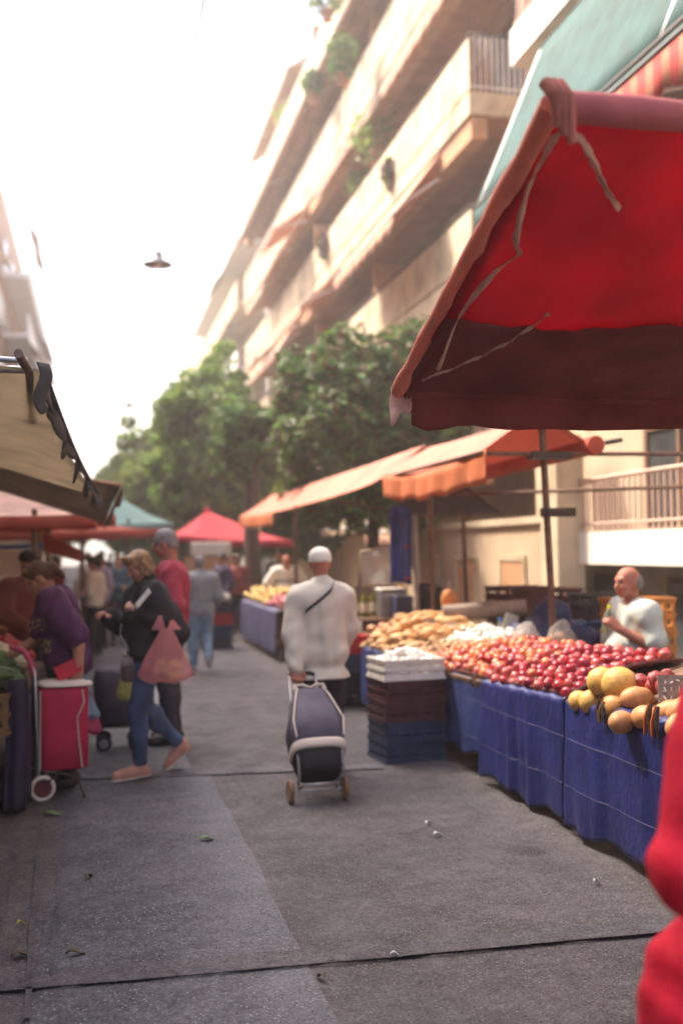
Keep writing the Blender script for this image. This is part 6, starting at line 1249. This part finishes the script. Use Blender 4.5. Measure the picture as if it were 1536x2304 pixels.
# ---------------------------------------------------------------- farther right stall
def mid_z(y): return .74
table('far table draped in grey blue cloth in front of the man with the grey band', 2.62, 3.3, 15.4, 19.2, .74, .12)
tarp('grey blue cloth hanging on the far stall under the yellow heap', 15.4, 19.25, 2.62, mid_z, .12, TARP_G, 6, .10, .015)
tc2 = lambda x, y: .77+.12*(x-2.62)/.68
yl = fruit('yellow_apple', M('apple_yellow', (.62,.42,.12), .4, .2, 14), .055, dim, seg=10, ring=7)
copies(yl, heap_spots(2.68, 3.28, 16.7, 19.1, .12, tc2, 41, .12), 'yellow apple in the far heap before the man with the grey band', 'apple', 'yellow apples on the far stall', seed=14)
pk2 = fruit('pink_apple', M('apple_pink', (.52,.15,.16), .35, .25, 14), .05, dim, seg=10, ring=7)
copies(pk2, heap_spots(2.68, 3.28, 15.5, 16.6, .115, tc2, 42, .06), 'pink apple at the near end of the far stall', 'apple', 'pink apples on the far stall', seed=15)
g3 = fruit('pale_turnip', GARL, .06, None, seg=10, ring=7); copies(g3, heap_spots(1.82, 2.22, 17.95, 18.25, .11, lambda x, y: .80, 43, .03), 'pale turnip on the dark crates at the end of the far stall', 'turnip', 'turnips on the far crates', seed=16)
wl2 = thing('white_signboard', 'long pale signboard under the crimson canopy', 'sign', Gy(475,1235,21.8)); p = wl2.location
MB().box((p.x-.42,p.y,p.z-.14), (p.x+.42,p.y+.05,p.z+.14), .02).build('panel', M('panel_ivory', (.75,.68,.55), .7, .06), wl2); pole(wl2, (p.x-.35,p.y+.08,0), (p.x-.35,p.y+.08,p.z+.1), .02); pole(wl2, (p.x+.35,p.y+.08,0), (p.x+.35,p.y+.08,p.z+.1), .02)
MB().box((p.x-.55,p.y-.02,p.z-.42), (p.x+.5,p.y+.02,p.z-.17)).build('lower_panel', SOFF, wl2)
tree('bare dark trunk rising through the crimson canopy with a small crown', 3.3, 22.3, 4.0, .9, .9, .8, 17, [LF[0],LF[1]], 60, 60, .11, .20)
# ---------------------------------------------------------------- left stalls
LX0, LX1 = -1.75, -.44
table('near left vegetable table with a dark drape at its end', LX0, LX1, 7.0, 9.6, .70, .10)
DR = M('drape_ink', (.030,.022,.045), .85, .25, 6)
mb = MB(); mb.sheet(lambda u, v: (lerp(-.56,-.42,u)+.01*math.sin(v*5), 6.93+.014*math.sin(u*9), lerp(.86,.04,v)), 20, 12, .006); tag(mb.build('dark_drape', DR, None, (-.5,6.93,0)), 'ink dark drape hanging at the corner of the left vegetable table', 'drape')
mb = MB(); mb.sheet(lambda u, v: (-.43+.012*math.sin(u*17), lerp(6.98,9.55,u), lerp(.735,.06,v)), 40, 8, .004); tag(mb.build('dark_drape', DR, None, (-.43,8.2,0)), 'ink dark drape along the street side of the left vegetable table', 'drape')
mb = MB(); mb.sheet(lambda u, v: (lerp(-1.75,-.585,u), 6.80+.02*math.sin(u*25)-.03*v, lerp(.60,.03,v)), 30, 8, .004); tag(mb.build('blue_tarp', TARP, None, (-1.2,6.8,0)), 'blue tarp at the left edge below the wooden vegetable crate', 'tarp')
wc_ = crate('wood', -.88, 7.02, .52, 0, 'brown wooden crate tilted at the near end of the left table', .70, .34, .26)
lz = lambda x, y: .745+.10*(1-(x-LX0)/(LX1-LX0))
GRN = M('courgette_green', (.045,.085,.03), .4, .3, 14); CAB = M('lettuce_green', (.13,.20,.06), .6, .3, 12); YPEP = M('pepper_yellow', (.68,.50,.07), .35, .15, 10)
cz_ = fruit('courgette', GRN, .032, None, (3.0,1,1), 10, 10)
copies(cz_, [(x,y,z,(0,.15*math.sin(x*40),rd.uniform(-.6,.6))) for (x,y,z) in heap_spots(-1.1, -.50, 7.12, 7.75, .10, lz, 51, .10)], 'dark green courgette in the heap at the near end of the left table', 'courgette', 'courgettes on the left table', seed=21)
yp = fruit('yellow_pepper', YPEP, .045, lambda d: .12*math.cos(4*math.atan2(d.y,d.x)), (1,1,1.25), 12, 9)
copies(yp, heap_spots(-1.15, -.58, 6.90, 7.12, .095, lambda x, y: .745, 52, .02), 'yellow pepper in the wooden crate at the left edge', 'pepper', 'yellow peppers on the left', seed=22)
let = fruit('lettuce', CAB, .10, lambda d: .18*math.sin(6*math.atan2(d.y,d.x)+4*d.z)+.08*math.sin(13*d.z+9*d.x), (1,1,.75), 22, 12)
copies(let, heap_spots(-1.5, -.55, 7.8, 8.3, .20, lz, 53, .03), 'frilly green lettuce behind the courgettes on the left table', 'lettuce', 'lettuces on the left table', seed=23)
on2 = fruit('white_onion', M('onion_white', (.72,.66,.48), .4, .12, 14), .045, lambda d: .3*max(0,d.z-.85)/.15, (1,1,.9), 10, 8)
copies(on2, heap_spots(-1.45, -.52, 8.35, 9.0, .092, lz, 54, .12), 'cream onion in the heap in front of the aubergine top', 'onion', 'cream onions on the left table', seed=24)
rdp = fruit('radish', M('radish_red', (.45,.02,.03), .35, .2, 14), .042, None, (1,1,1), 10, 8)
copies(rdp, heap_spots(-1.45, -.52, 9.05, 9.5, .09, lz, 55, .14), 'red radish in the far heap on the left table', 'radish', 'radishes on the left table', seed=25)
table('second left table under the red canopy coloured as sunlit', -1.9, -.55, 10.6, 14.5, .74, .12)
mb = MB(); mb.sheet(lambda u, v: (-.54+.012*math.sin(u*46), lerp(10.6,14.5,u), lerp(.775,.06,v)), 40, 6, .004); tag(mb.build('dark_drape', M('drape_brown', (.06,.03,.025), .85, .25, 6), None, (-.54,12.5,0)), 'brown drape along the second left table', 'drape')
l2 = lambda x, y: .78+.12*(1-(x+1.9)/1.35)
orr = fruit('orange', M('orange_peel', (.62,.24,.05), .4, .15, 30), .05, None, (1,1,1), 10, 8); copies(orr, heap_spots(-1.5, -.62, 11.0, 12.6, .13, l2, 56, .12), 'orange on the second left table', 'orange', 'oranges on the second left table', seed=26)
gap = fruit('green_apple', M('apple_green', (.35,.42,.12), .4, .2, 14), .05, dim, (1,1,1), 10, 8); copies(gap, heap_spots(-1.5, -.62, 12.8, 14.3, .13, l2, 57, .10), 'green apple on the far part of the second left table', 'apple', 'green apples on the second left table', seed=27)
table('third left table under the faded red canopy', -1.8, -.35, 15.4, 18.2, .76, .1)
p = Gy(22,1265,13.5); mb = MB(); mb.box((p.x-.16,p.y,p.z-.17), (p.x+.14,p.y+.03,p.z+.15)); tag(mb.build('white_signboard', M('panel_ivory', (0,0,0)), None, p), 'white board hanging under the canopy at the left edge', 'sign')
p = Gy(40,1226,14.2); mb = MB(); mb.sheet(lambda u, v: p+V(-.3+.75*u,.02*math.sin(u*9),-.06*v+.02*u), 10, 2, .006); tag(mb.build('blue_strip', M('strip_blue', (.07,.14,.42), .6, .1), None, p), 'bright blue strip of tarp under the left canopies', 'tarp')
p = Gy(140,1240,12.0); mb = MB(); mb.sheet(lambda u, v: p+V(-.20+.40*u,.1*v,-.12*u+.22*(1-v)*(1-.4*u)), 10, 5, .006); tag(mb.build('red_sheet', RORG, None, p), 'small slanting red sheet hanging above the left crowd', 'canopy')
# ---------------------------------------------------------------- warm hazy air
hz = MB(); hz.box((-175,-65,-4.2), (175,335,42)); ho = hz.build('haze', None); ho.data.materials.clear()
hm_ = bpy.data.materials.new('haze_air'); hm_.use_nodes = True; hn = hm_.node_tree.nodes; hn.remove(hn['Principled BSDF'])
pv = hn.new('ShaderNodeVolumePrincipled'); pv.inputs['Color'].default_value = (1,.97,.93,1); pv.inputs['Density'].default_value = HAZE_D; pv.inputs['Anisotropy'].default_value = .65
hm_.node_tree.links.new(pv.outputs[0], hn['Material Output'].inputs['Volume']); ho.data.materials.append(hm_); tag(ho, kind='stuff', label='warm milky haze filling the street air', cat='haze')
